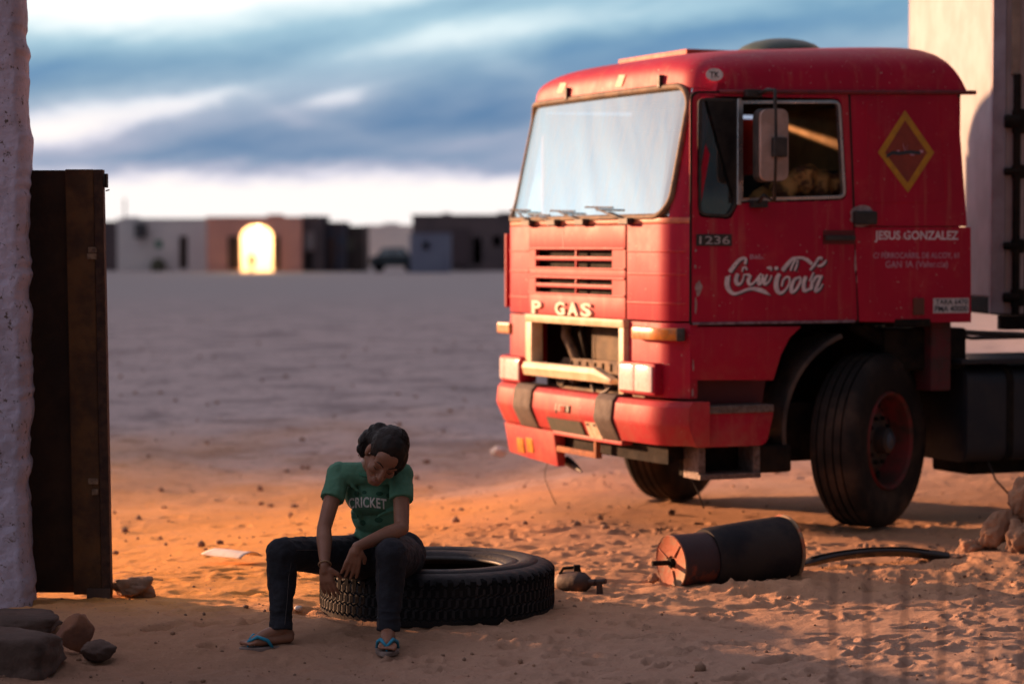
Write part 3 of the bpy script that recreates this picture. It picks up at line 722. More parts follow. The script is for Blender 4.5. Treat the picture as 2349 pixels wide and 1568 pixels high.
# windscreen
def windscreen():
    n = 44; V = []; Fc = []; m_ = 10
    s0, s1 = .085, CAB.L - .150
    for k in range(m_ + 1):
        z = ZS + .045 + (ZT - .075 - ZS - .045) * k / m_
        for i in range(n + 1):
            a, b = CAB.at(s0 + (s1 - s0) * i / n, -.012); V.append((a - RK(z), b * (1 - .022 * (z - ZS)), z))
    Fc = [(k * (n + 1) + i, k * (n + 1) + i + 1, (k + 1) * (n + 1) + i + 1, (k + 1) * (n + 1) + i) for k in range(m_) for i in range(n)]
    ws = mesh('windscreen', V, Fc, GLASS, TRUCK, True)
    pts = []
    def pt(q, z): a, b = CAB.at(q, .0); return Vector((a - RK(z), b * (1 - .022 * (z - ZS)), z))
    z0, z1, r = ZS + .040, ZT - .065, .135
    loop = [pt(q, z0) for q in np.linspace(s0 + r, s1 - r, 30)]
    cor = lambda qc, zc, t0, t1: [pt(qc + r * math.cos(t), zc + r * math.sin(t)) for t in np.linspace(t0, t1, 7)[1:]]
    loop += cor(s1 - r, z0 + r, -math.pi / 2, 0) + [pt(s1, z) for z in np.linspace(z0 + r, z1 - r, 8)[1:]]
    loop += cor(s1 - r, z1 - r, 0, math.pi / 2) + [pt(q, z1) for q in np.linspace(s1 - r, s0 + r, 30)[1:]]
    loop += cor(s0 + r, z1 - r, math.pi / 2, math.pi) + [pt(s0, z) for z in np.linspace(z1 - r, z0 + r, 8)[1:]]
    loop += cor(s0 + r, z0 + r, math.pi, 1.5 * math.pi)
    MB().tube(loop, .019, 8, cap=False).build('windscreen_seal', SEAL, ws, True)
    # red pillars and head rail round the glass, as four swept pieces
    def strip(name, qs, zlo, zhi, off=-.004):
        V = []
        for q, zl, zh in zip(qs, zlo, zhi):
            for z in (zl, zh):
                for o in (off, off - .04):
                    a, b = CAB.at(q, o); V.append((a - RK(z), b * (1 - .022 * max(0, z - ZS)), z))
        k = len(qs); Fc = []
        for i in range(k - 1):
            p = 4 * i; Fc += [(p, p + 4, p + 6, p + 2), (p + 1, p + 3, p + 7, p + 5), (p, p + 1, p + 5, p + 4), (p + 2, p + 6, p + 7, p + 3)]
        Fc += [(0, 2, 3, 1), (4 * k - 4, 4 * k - 3, 4 * k - 1, 4 * k - 2)]
        autosmooth(mesh(name, V, Fc, RED, TRUCK), 40)
    qs = np.linspace(0, CAB.L, 60); zt2 = ZT - .055
    cr = lambda q: z1 - (r - math.sqrt(max(0, r * r - max(0, r - (q - s0), r - (s1 - q)) ** 2))) if s0 <= q <= s1 else None
    strip('head_rail', qs, [max(z0 + .3, (cr(q) if cr(q) else z1 - r)) - .004 for q in qs], [zt2] * 60, -.012)
    for q0, q1 in ((0., s0), (s1, CAB.L)): strip('windscreen_pillar', np.linspace(q0, q1, 6), [ZS - .002] * 6, [z1 - r - .004] * 6)
    sill = panel('scuttle', .0, CAB.L, ZS + .002, ZS + .034, mat('faded_scuttle', (.62, .20, .11), (.45, .10, .07), .5, nscale=5), off=.0, th=.05)
    for q0, q1, dz in ((.36, .62, .075), (.70, 1.02, .04), (1.05, 1.42, .06), (1.55, 1.98, .075)):   # wipers at rest
        p0 = pt(q1, ZS + .02); p1 = pt(q0, ZS + .02 + dz); d = Vector((.035, 0, 0))
        w = MB().tube([p0 + d * 1.1, p0 * .6 + p1 * .4 + d * 1.3, p1 + d], [.011, .008, .005], 8).build('wiper', BLACK, TRUCK, True)
        MB().tube([pt(q0 - .16, ZS + .02 + dz + .012) + d * .8, pt(q0 + .20, ZS + .02 + dz + .004) + d * .8], .006, 6).build('wiper_blade', BLACK, w)
        MB().tube([p0 + d * .2, p0 + d * 1.5], .018, 10).build('wiper_spindle', BLACK, w)
        MB().box(p0.x + .02, p0.x + .055, p0.y - .09, p0.y + .02, p0.z - .018, p0.z + .014).build('wiper_link', BLACK, w)
    for q in (CAB.hit(1247, 222)[0], CAB.hit(1461, 186)[0]):
        p = pt(q, z1 + .02); bevel(MB().box(p.x - .03, p.x + .03, p.y - .016, p.y + .016, p.z - .02, p.z + .055).build('visor_bracket', BLACK, TRUCK), .005)
    # dashboard, seats and lining behind the glass
    bevel(MB().box(.78, AF - .12, -1.08, 1.08, 1.45, 1.80).build('dashboard', DARKIN, TRUCK), .03)
    st = MB(); c = Vector((.82, .58, 1.98))
    M = Matrix.Rotation(rad(-58), 3, 'Y')
    st.add([], []); ring = [c + M @ Vector((.23 * math.cos(t), .23 * math.sin(t), 0)) for t in np.linspace(0, 2 * math.pi, 33)]
    sw = MB().tube(ring, .016, 8, cap=False).build('steering_wheel', BLACK, TRUCK, True)
    MB().tube([c, c + M @ Vector((0, 0, -.35))], .03, 10).build('steering_column', BLACK, sw)
    for t in (0., 2.1, 4.2): MB().tube([c, c + M @ Vector((.22 * math.cos(t), .22 * math.sin(t), 0))], .012, 6).build('spoke', BLACK, sw)
    for b in (.58, -.55):
        s_ = MB().box(.02, .52, b - .25, b + .25, 1.45, 1.60).build('seat', DARKIN, TRUCK); bevel(s_, .04)
        bevel(MB().box(-.14, .0, b - .25, b + .25, 1.60, 2.12).build('seat_back', DARKIN, s_), .04)
    MB().box(-.54, -.50, -1.14, 1.14, 1.25, 2.62).build('rear_cab_wall', RED, TRUCK)
    MB().box(-.495, -.47, -1.13, 1.13, 1.27, 2.60).build('rear_lining', TAN, TRUCK)
    MB().box(-.46, 1.2, -1.13, 1.13, 1.24, 1.28).build('cab_floor', DARKIN, TRUCK)
    MB().box(-.46, .80, -1.10, 1.10, 2.54, 2.555).build('roof_lining', DARKIN, TRUCK)
    bevel(MB().box(-.45, .1, -1.1, 1.1, 1.66, 1.74).build('bunk', DARKIN, TRUCK), .03)
    for a, b in ((-.50, -.5), (-.505, .35)): 
        pass
    MB().box(-.468, -.462, .28, .36, 2.38, 2.46).build('yellow_tag', mat('yellow_tag', (.42, .30, .02), None, .6), TRUCK)
    visor = MB().box(1.16, 1.18, .22, 1.02, 2.33, 2.46).build('sun_visor', mat('pale_visor', (.72, .66, .55), None, .6), TRUCK); bevel(visor, .02)
windscreen()
# far side and its open service flap
MB().box(-.58, 1.12, -1.2, -1.17, 1.20, 2.52).build('right_side_panel', RED, TRUCK)
MB().box(-.10, 1.30, -1.2, -1.17, .90, 1.195).build('right_lower_panel', RED, TRUCK)
def flap():
    q = CAB.at(.02, 0.)
    bevel(MB().box(1.20, 1.335, -1.31, -1.285, 1.26, 1.74).build('service_flap', RED, TRUCK), .006)
flap()
def inset(lp, d):
    c = np.mean(np.array(lp), 0); out = []
    k = len(lp)
    for i in range(k):
        p0, p1, p2 = np.array(lp[i - 1]), np.array(lp[i]), np.array(lp[(i + 1) % k]); t = p2 - p0; t = t / (np.hypot(*t) + 1e-9); n_ = np.array([-t[1], t[0]])
        if n_ @ (c - p1) < 0: n_ = -n_
        out.append(tuple(p1 + n_ * d))
    return out
# left side: rear panel, door, lower quarter
drear = lambda y: S(1945 + (y - 213) * 22 / 522, y)[0]
door_out = rounded(Sl((1588, 214), (1945, 214), (1966, 735), (1586, 741)), [.05, .03, .012, .012])
qg = rounded(Sl((1604, 224), (1690, 226), (1690, 470), (1672, 499), (1602, 494)), [.045, .004, .02, .03, .05])
mw = rounded(Sl((1697, 231), (1927, 230), (1940, 455), (1697, 462)), [.004, .05, .05, .012])
hole = rounded(Sl((1600, 220), (1930, 226), (1943, 459), (1694, 466), (1676, 503), (1598, 498)), [.05, .055, .055, .02, .03, .055])
door = plate('door', [door_out, hole], RED, b=SB + .004, th=.035, bev=.006)
gap = rounded(Sl((1583, 209), (1950, 209), (1971, 739), (1581, 745)), [.055, .03, .012, .012])
plate('door_gap', [gap, inset(door_out, .004)], mat('seal_black', (.008, .006, .006), None, .8), door, b=SB + .0025, th=.004, bev=0)
plate('quarter_glass', [qg], GLASS2, door, b=SB - .012, th=.005, bev=0)
def ring(name, outer, inner, m, parent, b, th): return plate(name, [outer, inner], m, parent, b, th, .003)
ring('window_frame', mw, inset(mw, .018), CHROME, door, SB + .006, .03)
ring('quarter_seal', qg, inset(qg, .016), BLACK, door, SB + .0045, .03)
p0, p1 = S(1692, 226), S(1696, 470)
bevel(MB().box(p1[0] - .008, p0[0] + .004, SB - .02, SB + .010, p1[1], p0[1]).build('window_divider', CHROME, door), .003, 1)
(a0, z1), (a1, z0) = S(1890, 540), S(1957, 552)
hd = bevel(MB().box(a1, a0, SB + .004, SB + .03, z0, z1).build('door_handle', BLACK, door), .006)
MB().box(a1 - .01, a0 + .01, SB + .001, SB + .006, z0 - .02, z1 + .03).build('handle_recess', mat('dark_red', (.12, .006, .012), None, .5), hd)
(a0, z1), (a1, z0) = S(1596, 537), S(1677, 564)
bd = bevel(MB().box(a1, a0, SB + .004, SB + .010, z0, z1).build('model_badge', BLACK, door), .003)
side_text('badge_digits', '1236', 1602, 1672, 541, 560, mat('badge_grey', (.42, .40, .44), None, .4, metal=.3), bd, bold=.01, b=SB + .012)
(a0, z1), (a1, z0) = S(1588, 741), S(1960, 736)
bevel(MB().box(a1, a0, SB - .01, SB + .012, z0 - .010, z0 + .006).build('sill_trim', mat('sill_metal', (.30, .24, .30), (.16, .10, .14), .4, metal=.6, nscale=30), TRUCK), .003, 1)
# paint chips at the door edges
for x, y, w, h in ((1602, 660, 11, 20), (1594, 612, 3, 5), (1595, 575, 3, 4), (1595, 700, 3, 22), (1962, 600, 4, 30), (1966, 640, 3, 12), (1890, 537, 3, 6), (1975, 610, 5, 10), (2022, 650, 6, 7), (2006, 668, 3, 4), (2015, 668, 3, 4), (1588, 900, 3, 12), (1589, 836, 2, 16), (1986, 585, 4, 7), (1850, 577, 2, 3)):
    V = []; a, z = S(x, y); k = 11
    for j in range(k):
        t = 2 * math.pi * j / k; q = random.uniform(.65, 1.15); V.append((a + w / 395 * math.cos(t) * q, SB + .0058, z + h / 395 * math.sin(t) * q))
    mesh('paint_chip', V, [tuple(range(k))], CHIP, TRUCK)
# script lettering, traced strokes of worn white vinyl with a dark shade
def logo():
    LOGO = [[(325, 425, 95), (400, 320, 85), (480, 228, 78), (560, 185, 66), (610, 205, 62), (598, 285, 60)],
        [(318, 500, 34), (302, 520, 40)], [(276, 540, 105), (264, 660, 108), (300, 765, 100), (380, 832, 74), (480, 820, 54), (600, 770, 58), (720, 742, 70), (850, 762, 95), (950, 800, 86), (1060, 862, 8)],
        [(545, 425, 35), (560, 365, 42), (605, 352, 42), (628, 395, 36)], [(455, 480, 80), (430, 580, 88), (455, 655, 84), (520, 640, 52), (560, 560, 40), (575, 492, 30)],
        [(570, 485, 30), (680, 485, 46)], [(690, 500, 66), (655, 600, 76), (685, 668, 62), (760, 630, 45), (830, 540, 42), (888, 475, 50)],
        [(860, 540, 60), (840, 620, 76), (860, 665, 60), (905, 600, 52), (925, 490, 46)], [(1000, 490, 44), (945, 610, 76), (965, 660, 62), (1040, 600, 40), (1082, 505, 34)],
        [(1000, 360, 36), (1060, 365, 80), (1075, 410, 30)], [(1150, 372, 76), (1190, 366, 70)],
        [(1290, 400, 92), (1370, 300, 86), (1460, 205, 74), (1550, 178, 58), (1640, 178, 58), (1730, 212, 80), (1815, 285, 74)],
        [(1432, 405, 42), (1470, 300, 46), (1520, 215, 36)], [(1508, 410, 34), (1550, 300, 46), (1562, 215, 34)],
        [(1795, 395, 54), (1870, 300, 60), (1945, 190, 54), (1995, 175, 46), (2000, 215, 26)], [(1930, 330, 44), (2000, 312, 60), (2060, 255, 50), (2082, 215, 22)],
        [(1222, 480, 78), (1180, 560, 100), (1165, 680, 108), (1190, 785, 96), (1250, 822, 74), (1330, 770, 46), (1400, 660, 40), (1412, 560, 46), (1370, 525, 46), (1300, 580, 46), (1268, 695, 34)],
        [(1605, 530, 48), (1505, 575, 62), (1450, 700, 82), (1452, 805, 74), (1530, 760, 58), (1600, 640, 54), (1622, 545, 36)],
        [(1705, 530, 80), (1672, 640, 86), (1678, 785, 84)], [(1690, 785, 66), (1790, 745, 50)],
        [(1852, 450, 40), (1780, 600, 36)], [(1805, 745, 74), (1835, 620, 76), (1905, 525, 58), (2012, 512, 36)], [(1990, 520, 60), (1920, 680, 70), (1890, 785, 74), (1960, 750, 44), (2020, 660, 30)]]
    k = 320 / 2349 / 1.08983
    for dx, dy, b0, m, nm in ((26, 20, SB + .0052, NAVY, 'script_shade'), (0, 0, SB + .0062, WHITE, 'script_lettering')):
        V = []; Fc = []
        for si, stv in enumerate(LOGO):
            P = catmull(stv, 6); o = len(V); n = len(P); b = b0 + si * .00002
            tip = 3
            for i in range(-tip, n + tip):
                c = P[min(max(i, 0), n - 1)]; q0 = P[max(min(i, n - 1) - 1, 0)] if i >= 0 else P[0]; q1 = P[min(max(i, 0) + 1, n - 1)]
                d = np.array([q1[0] - q0[0], q1[1] - q0[1]]); d /= np.hypot(*d) + 1e-9; w = c[2] * .42; cx, cy = c[0], c[1]
                if i < 0: t = (-i) / tip; cx -= d[0] * w * .55 * t; cy -= d[1] * w * .55 * t; w *= math.sqrt(max(0, 1 - t * t * .95))
                if i >= n: t = (i - n + 1) / tip; cx += d[0] * w * .55 * t; cy += d[1] * w * .55 * t; w *= math.sqrt(max(0, 1 - t * t * .95))
                for sg in (1, -1):
                    X = (1780 / 1.08983 + (cx + dx - d[1] * w * sg) * k); Y = (620 / 1.08983 + (cy + dy + d[0] * w * sg) * k); a, z = S(X, Y); V.append((a, b, z))
            for i in range(n + 2 * tip - 1): Fc.append((o + 2 * i, o + 2 * i + 1, o + 2 * i + 3, o + 2 * i + 2))
        mesh(nm, V, Fc, m, door)
    side_text('small_lettering', 'Beb.', 1719, 1752, 583, 594, WHITE2, door, .02, b=SB + .006)
logo()
# rear side panel with its pressed field, diamond and owner's lettering
rp = plate('rear_side_panel', [rounded(Sl((1949, 214), (2195, 213), (2218, 519), (1958, 519)), .012)], RED, b=SB + .002, th=.035)
plate('rear_lower_panel', [rounded(Sl((1959, 521), (2225, 521), (2226, 739), (2085, 739), (1970, 737)), .006)], RED, rp, b=SB + .008, th=.035)
pf = rounded(Sl((1983, 226), (2160, 228), (2175, 466), (1992, 468)), .05)
ring('pressed_field', pf, inset(pf, .018), RED, rp, SB + .0035, .006)
(a, z) = S(1979, 498)
hb = bevel(MB().box(a - .075, a + .075, SB + .006, SB + .045, z - .045, z + .035).build('hinge_block', BLACK, rp), .012)
V = [];
for j in range(18):
    t = 2 * math.pi * j / 18; q = random.uniform(.9, 1.15); V.append((a + .085 * math.cos(t) * q, SB + .0044, z + .004 + .060 * math.sin(t) * q))
mesh('bare_patch', V, [tuple(range(18))], CHIP, hb)
dm = Sl((2075, 253), (2142, 350), (2082, 442), (2013, 350)); di = Sl((2075, 276), (2126, 350), (2081, 420), (2029, 350))
ring('diamond_border', dm, di, mat('diamond_yellow', (.52, .26, .015), (.40, .2, .02), .6, nscale=20), rp, SB + .0055, .003)
dd = plate('diamond_field', [di], mat('diamond_red', (.26, .040, .022), (.20, .03, .02), .6, nscale=12), rp, b=SB + .0048, th=.003, bev=0)
for pts, w, m in (([(2070, 330), (2076, 352), (2080, 334)], .0055, WHITE2), ([(2032, 359), (2046, 350), (2062, 352), (2085, 349), (2110, 351)], .010, NAVY), ([(2086, 352), (2096, 353)], .010, WHITE2), ([(2108, 348), (2116, 347)], .008, WHITE2), ([(2056, 347), (2062, 346)], .005, WHITE2)):
    V = []; 
    for i, p in enumerate(pts): a, z = S(*p); V += [(a, SB + .0066 + .0001 * len(pts), z + w), (a, SB + .0066 + .0001 * len(pts), z - w)]
    mesh('diamond_mark', V, [(2 * i, 2 * i + 1, 2 * i + 3, 2 * i + 2) for i in range(len(pts) - 1)], m, dd)
side_text('owner_lettering', 'JESUS GONZALEZ', 2004, 2196, 529, 556, WHITE, rp, .022, b=SB + .011)
side_text('address_lettering', 'C/ FERROCARRIL DE ALCOY, 61', 2001, 2197, 579, 594, WHITE2, rp, .018, b=SB + .011)
side_text('town_lettering', 'GAN', 2029, 2066, 598, 614, WHITE2, rp, .008, b=SB + .011); side_text('town_lettering', 'IA (Valencia)', 2076, 2172, 598, 617, WHITE2, rp, .008, b=SB + .011)
(a0, z1), (a1, z0) = S(2139, 684), S(2220, 717)
sk = MB().box(a1, a0, SB + .008, SB + .0105, z0, z1).build('weight_plate', mat('sticker_white', (.58, .56, .60), (.5, .48, .5), .5, nscale=30), rp)
side_text('weight_lettering', 'TARA 6470', 2144, 2217, 686, 698, NAVY, sk, .02, b=SB + .0118)
side_text('weight_lettering', 'PMA 40000', 2142, 2217, 701, 714, NAVY, sk, .02, b=SB + .0118)
(a, z) = S(2104, 703); bevel(MB().box(a - .038, a + .038, SB + .008, SB + .02, z - .05, z + .05).build('side_reflector', mat('dull_reflector', (.16, .03, .02), (.1, .03, .02), .4), rp), .008)
# oval country sticker on the roof side
(a, z) = S(1634, 172, 1.17); V = [(a + .056 * math.cos(t), SB - .005, z + .036 * math.sin(t)) for t in np.linspace(0, 2 * math.pi, 25)[:-1]]
ov = mesh('oval_sticker', V, [tuple(range(24))], mat('oval_white', (.85, .82, .84), (.6, .58, .6), .5, nscale=30), TRUCK)
Vt, Ft = text2d('TK', 1., .02, width=.062, height=.032); mesh('sticker_letters', [(a + .031 - v[0], SB - .0038, z - .016 + v[1]) for v in Vt], Ft, NAVY, ov)
# lower quarter, step, valance
arch = [(1840, 748), (1812, 775), (1792, 815), (1775, 872)]
plate('lower_quarter_panel', [Sl((1584, 749), *arch, (1584, 872))], RED, b=SB, th=.04, bev=.008)
plate('step_recess', [Sl((1584, 868), (1785, 868), (1775, 935), (1584, 935))], mat('dark_red', None), b=SB - .14, th=.02, bev=0)
(a0, z1), (a1, z0) = S(1592, 926), S(1769, 944)
bevel(MB().box(a1, a0, SB - .15, SB + .035, z0, z0 + .045).build('upper_step', STEP, TRUCK), .006)
plate('step_valance', [rounded(Sl((1594, 945), (1771, 944), (1754, 1020), (1594, 1026)), [.01, .01, .05, .01])], RED, b=SB + .02, th=.05, bev=.012)
(a0, z1), (a1, z0) = S(1606, 1075), S(1746, 1091)
ls = bevel(MB().box(a1, a0, SB - .20, SB + .0, z0 - .01, z0 + .022).build('lower_step', STEP, TRUCK), .004)
for x in (1612, 1738): a = S(x, 1050)[0]; bevel(MB().box(a - .022, a + .022, SB - .19, SB - .01, z0 + .02, .535).build('step_hanger', STEP, ls), .003)
MB().box(a1, a0, SB - .25, SB - .21, z0, .54).build('step_back', IRON, TRUCK)
# mudguard over the near front wheel
def guard(sy):
    V = []; n = 16
    for i in range(n + 1):
        t = i / n; th = rad(186 - 70 * t)
        r = .66 + .03 * math.sin(t * 3)
        for y in (.78, 1.16):
            for rr in (r, r + .03): V.append((-rr * math.cos(th) - (.02 if y > 1 else 0), sy * y, .53 + rr * math.sin(th)))
    Fc = []
    for i in range(n):
        p = 4 * i; Fc += [(p, p + 4, p + 6, p + 2), (p + 1, p + 3, p + 7, p + 5), (p, p + 1, p + 5, p + 4), (p + 2, p + 6, p + 7, p + 3)]
    Fc += [(0, 2, 3, 1), (4 * n, 4 * n + 1, 4 * n + 3, 4 * n + 2)]
    return bevel(mesh('mudguard', V, Fc, mat('mudguard_black', (.030, .026, .027), (.085, .062, .052), .6, nscale=6), TRUCK), .008)
guard(1); guard(-1)
# bumper
BP = Plan(plan(off=.055, R=.20, aend=1.305, bow=.05))
q0, q1, q2, q3 = BP.hit(1192, 930)[0], BP.hit(1232, 930)[0], BP.hit(1378, 960)[0], BP.hit(1418, 960)[0]
zb, zt = .535, .785
prof = [(-.10, zb), (-.015, zb), (.032, .64), (.038, .665), (.028, .755), (.005, zt), (-.10, zt)]
bp = sweep('bumper', prof, q1 + .004, q2 - .004, BP, RED_LIT, n=30, bev=.008)
sweep('bumper_end', prof, .0, q0 - .004, BP, RED_LIT, bp, n=16, bev=.008); sweep('bumper_end', prof, q3 + .004, BP.L, BP, RED_LIT, bp, n=22, bev=.008)
po = [(-.10, zb - .01), (-.010, zb - .01), (.048, .64), (.052, .665), (.040, .765), (.01, zt + .012), (-.10, zt + .012)]
for u, v in ((q0, q1), (q2, q3)): sweep('bumper_pad', po, u, v, BP, mat('grey_rubber_pad', (.095, .075, .065), (.06, .047, .042), .75, nscale=9, bump=.2), bp, n=5, bev=.006)
def on_bumper(name, x0, x1, y0, y1, m, off, parent=bp, th=.006, bev=.003):
    s0, z1 = BP.hit(x0, y0); s1, z0 = BP.hit(x1, y1); V = []
    zz = sorted({z0, z1, *(z for z in (.64, .665) if z0 < z < z1)})
    face = lambda z: np.interp(z, [zb, .64, .665, .755, zt], [-.015, .032, .038, .028, .005])
    n = 6
    for z in zz:
        for i in range(n + 1):
            for o in (off, off - th): a, b = BP.at(s0 + (s1 - s0) * i / n, face(z) + o); V.append((a, b, z))
    w = 2 * (n + 1); Fc = []
    for k in range(len(zz) - 1):
        for i in range(n): p = k * w + 2 * i; Fc += [(p, p + 2, p + 2 + w, p + w), (p + 1, p + 1 + w, p + 3 + w, p + 3)]
        for e in (0, 2 * n): p = k * w + e; Fc.append((p, p + w, p + w + 1, p + 1))
    kt = (len(zz) - 1) * w
    for i in range(n): Fc += [(2 * i, 2 * i + 1, 2 * i + 3, 2 * i + 2), (kt + 2 * i, kt + 2 * i + 2, kt + 2 * i + 3, kt + 2 * i + 1)]
    o = mesh(name, V, Fc, m, parent); bmesh_fix(o); return o
def bmesh_fix(o):
    bm = bmesh.new(); bm.from_mesh(o.data); bmesh.ops.recalc_face_normals(bm, faces=bm.faces); bm.to_mesh(o.data); bm.free()
ml = on_bumper('marker_lamp', 1296, 1320, 926, 946, BLACK, .010, th=.03)
on_bumper('marker_lens', 1300, 1313, 929, 944, REDL, .016, ml); on_bumper('lamp_slot', 1286, 1290, 924, 947, BLACK, .002)
on_bumper('blank_number_plate', 1263, 1340, 955, 998, mat('grey_green_plate', (.055, .070, .055), (.08, .08, .065), .7, nscale=14), .010)
ws = on_bumper('white_sticker', 1351, 1380, 966, 1008, mat('scratched_sticker', (.74, .66, .52), (.60, .45, .3), .6, nscale=24), .006)
for k, (x, y) in enumerate(((1353, 970), (1361, 985), (1368, 972), (1372, 996), (1357, 998))): on_bumper('sticker_mark', x, x + 6, y, y + 6, NAVY, .008, ws, th=.002)
# lower lip with fog lamps, its right half torn away
lp = plan(off=.02, R=.20, aend=1.33, bow=.05); LP = Plan(lp)
s_end = LP.hit(1276, 1030)[0]; sA = LP.hit(1180, 1020)[0]; sfull = LP.hit(1415, 1018)[0]
pr = lambda zl: [(-.06, zl), (-.012, zl), (.02, .52), (.0, .53), (-.06, .53)]
V = []; n = 24
for i in range(n + 1):
    q = .12 + (s_end - .12) * i / n; zl = .335 - .03 * (i / n)
    for o, z in pr(zl): a, b = LP.at(q, o); V.append((a, b, z))
k = 5; Fc = [(i * k + j, i * k + (j + 1) % k, (i + 1) * k + (j + 1) % k, (i + 1) * k + j) for i in range(n) for j in range(k)] + [tuple(range(k)), tuple(n * k + j for j in reversed(range(k)))]
lip = autosmooth(bevel(mesh('lower_lip', V, Fc, RED_LIT, TRUCK), .005), 40)
rust_o = mat('orange_rust', (.38, .13, .045), (.22, .08, .04), .8, nscale=12, bump=.2)
sweep('lip_edge', [(-.05, .505), (.024, .505), (.024, .530), (-.05, .530)], s_end + .002, sfull + .10, LP, RED_LIT, lip, n=14, bev=.004)
(qa, za), (qb, zb2) = LP.hit(1290, 1042), LP.hit(1366, 1055)
sweep('torn_strip', [(-.03, .40), (.0, .40), (.0, .435), (-.03, .435)], s_end - .01, qb + .03, LP, rust_o, lip, n=8, bev=.003)
sweep('torn_hanger', [(-.02, .40), (.012, .40), (.012, .52), (-.02, .52)], qb + .0, qb + .028, LP, rust_o, lip, n=2, bev=.003)
bl = LP.at(s_end, -.12); MB().tube([(bl[0], bl[1] - .10, .33), (bl[0] + .02, bl[1] + .06, .305), (bl[0] + .03, bl[1] + .17, .285)], [.03, .022, .006], 8).build('torn_rubber', BLACK, lip)
sweep('inner_bumper_beam', [(-.25, .45), (-.10, .42), (-.10, .60), (-.25, .60)], .3, BP.L - .25, BP, IRON, n=20)
for x0, x1 in ((1189, 1203), (1210, 1224)):
    sa, z1 = LP.hit(x0, 1002); sb, z0 = LP.hit(x1, 1038)
    sweep('fog_lamp', [(-.05, z0 - .004), (.003, z0), (.013, z1), (-.03, z1)], sa, sb, LP, mat('fog_lens', (.68, .34, .04), (.45, .2, .04), .25, nscale=16), lip, n=4, bev=.003)
# headlights and indicators
def lamp(x0, x1, y0, y1):
    sa, z1 = CAB.hit(x0, y0); sb, z0 = CAB.hit(x1, y1)
    h = panel('headlight', sa - .012, sb + .015, z0 - .012, z1 + .014, RED, off=.065, th=.10, bev=.02, n=6)
    sm = (sa + sb) / 2
    for u, v in ((sa, sm - .004), (sm + .004, sb)): panel('headlight_lens', u, v, z0 + .006, z1 - .004, LAMP, h, off=.072, th=.02, bev=.012, n=4)
lamp(1443, 1516, 832, 902); lamp(1168, 1212, 814, 874)
def indicator(x0, x1, y0, y1, dark=True):
    sa, z1 = CAB.hit(x0, y0); sb, z0 = CAB.hit(x1, y1)
    h = panel('indicator', sa, sb, z0, z1, AMBERD, off=.055, th=.06, bev=.012, n=10)
    if dark:
        sm = sa + (sb - sa) * .55
        panel('indicator_lens', sm, sb - .035, z0 + .006, z1 - .006, AMBER, h, off=.058, th=.02, bev=.004, n=4)
        panel('indicator_cap', sb - .032, sb + .004, z0 - .002, z1 + .002, BLACK, h, off=.057, th=.05, bev=.006, n=3)
indicator(1466, 1570, 749, 781)
a_, b_ = CAB.at(.11); bevel(MB().box(a_ - .03, a_ + .06, b_ - .10, b_ + .10, 1.095, 1.165).build('indicator', AMBERD, TRUCK), .012)
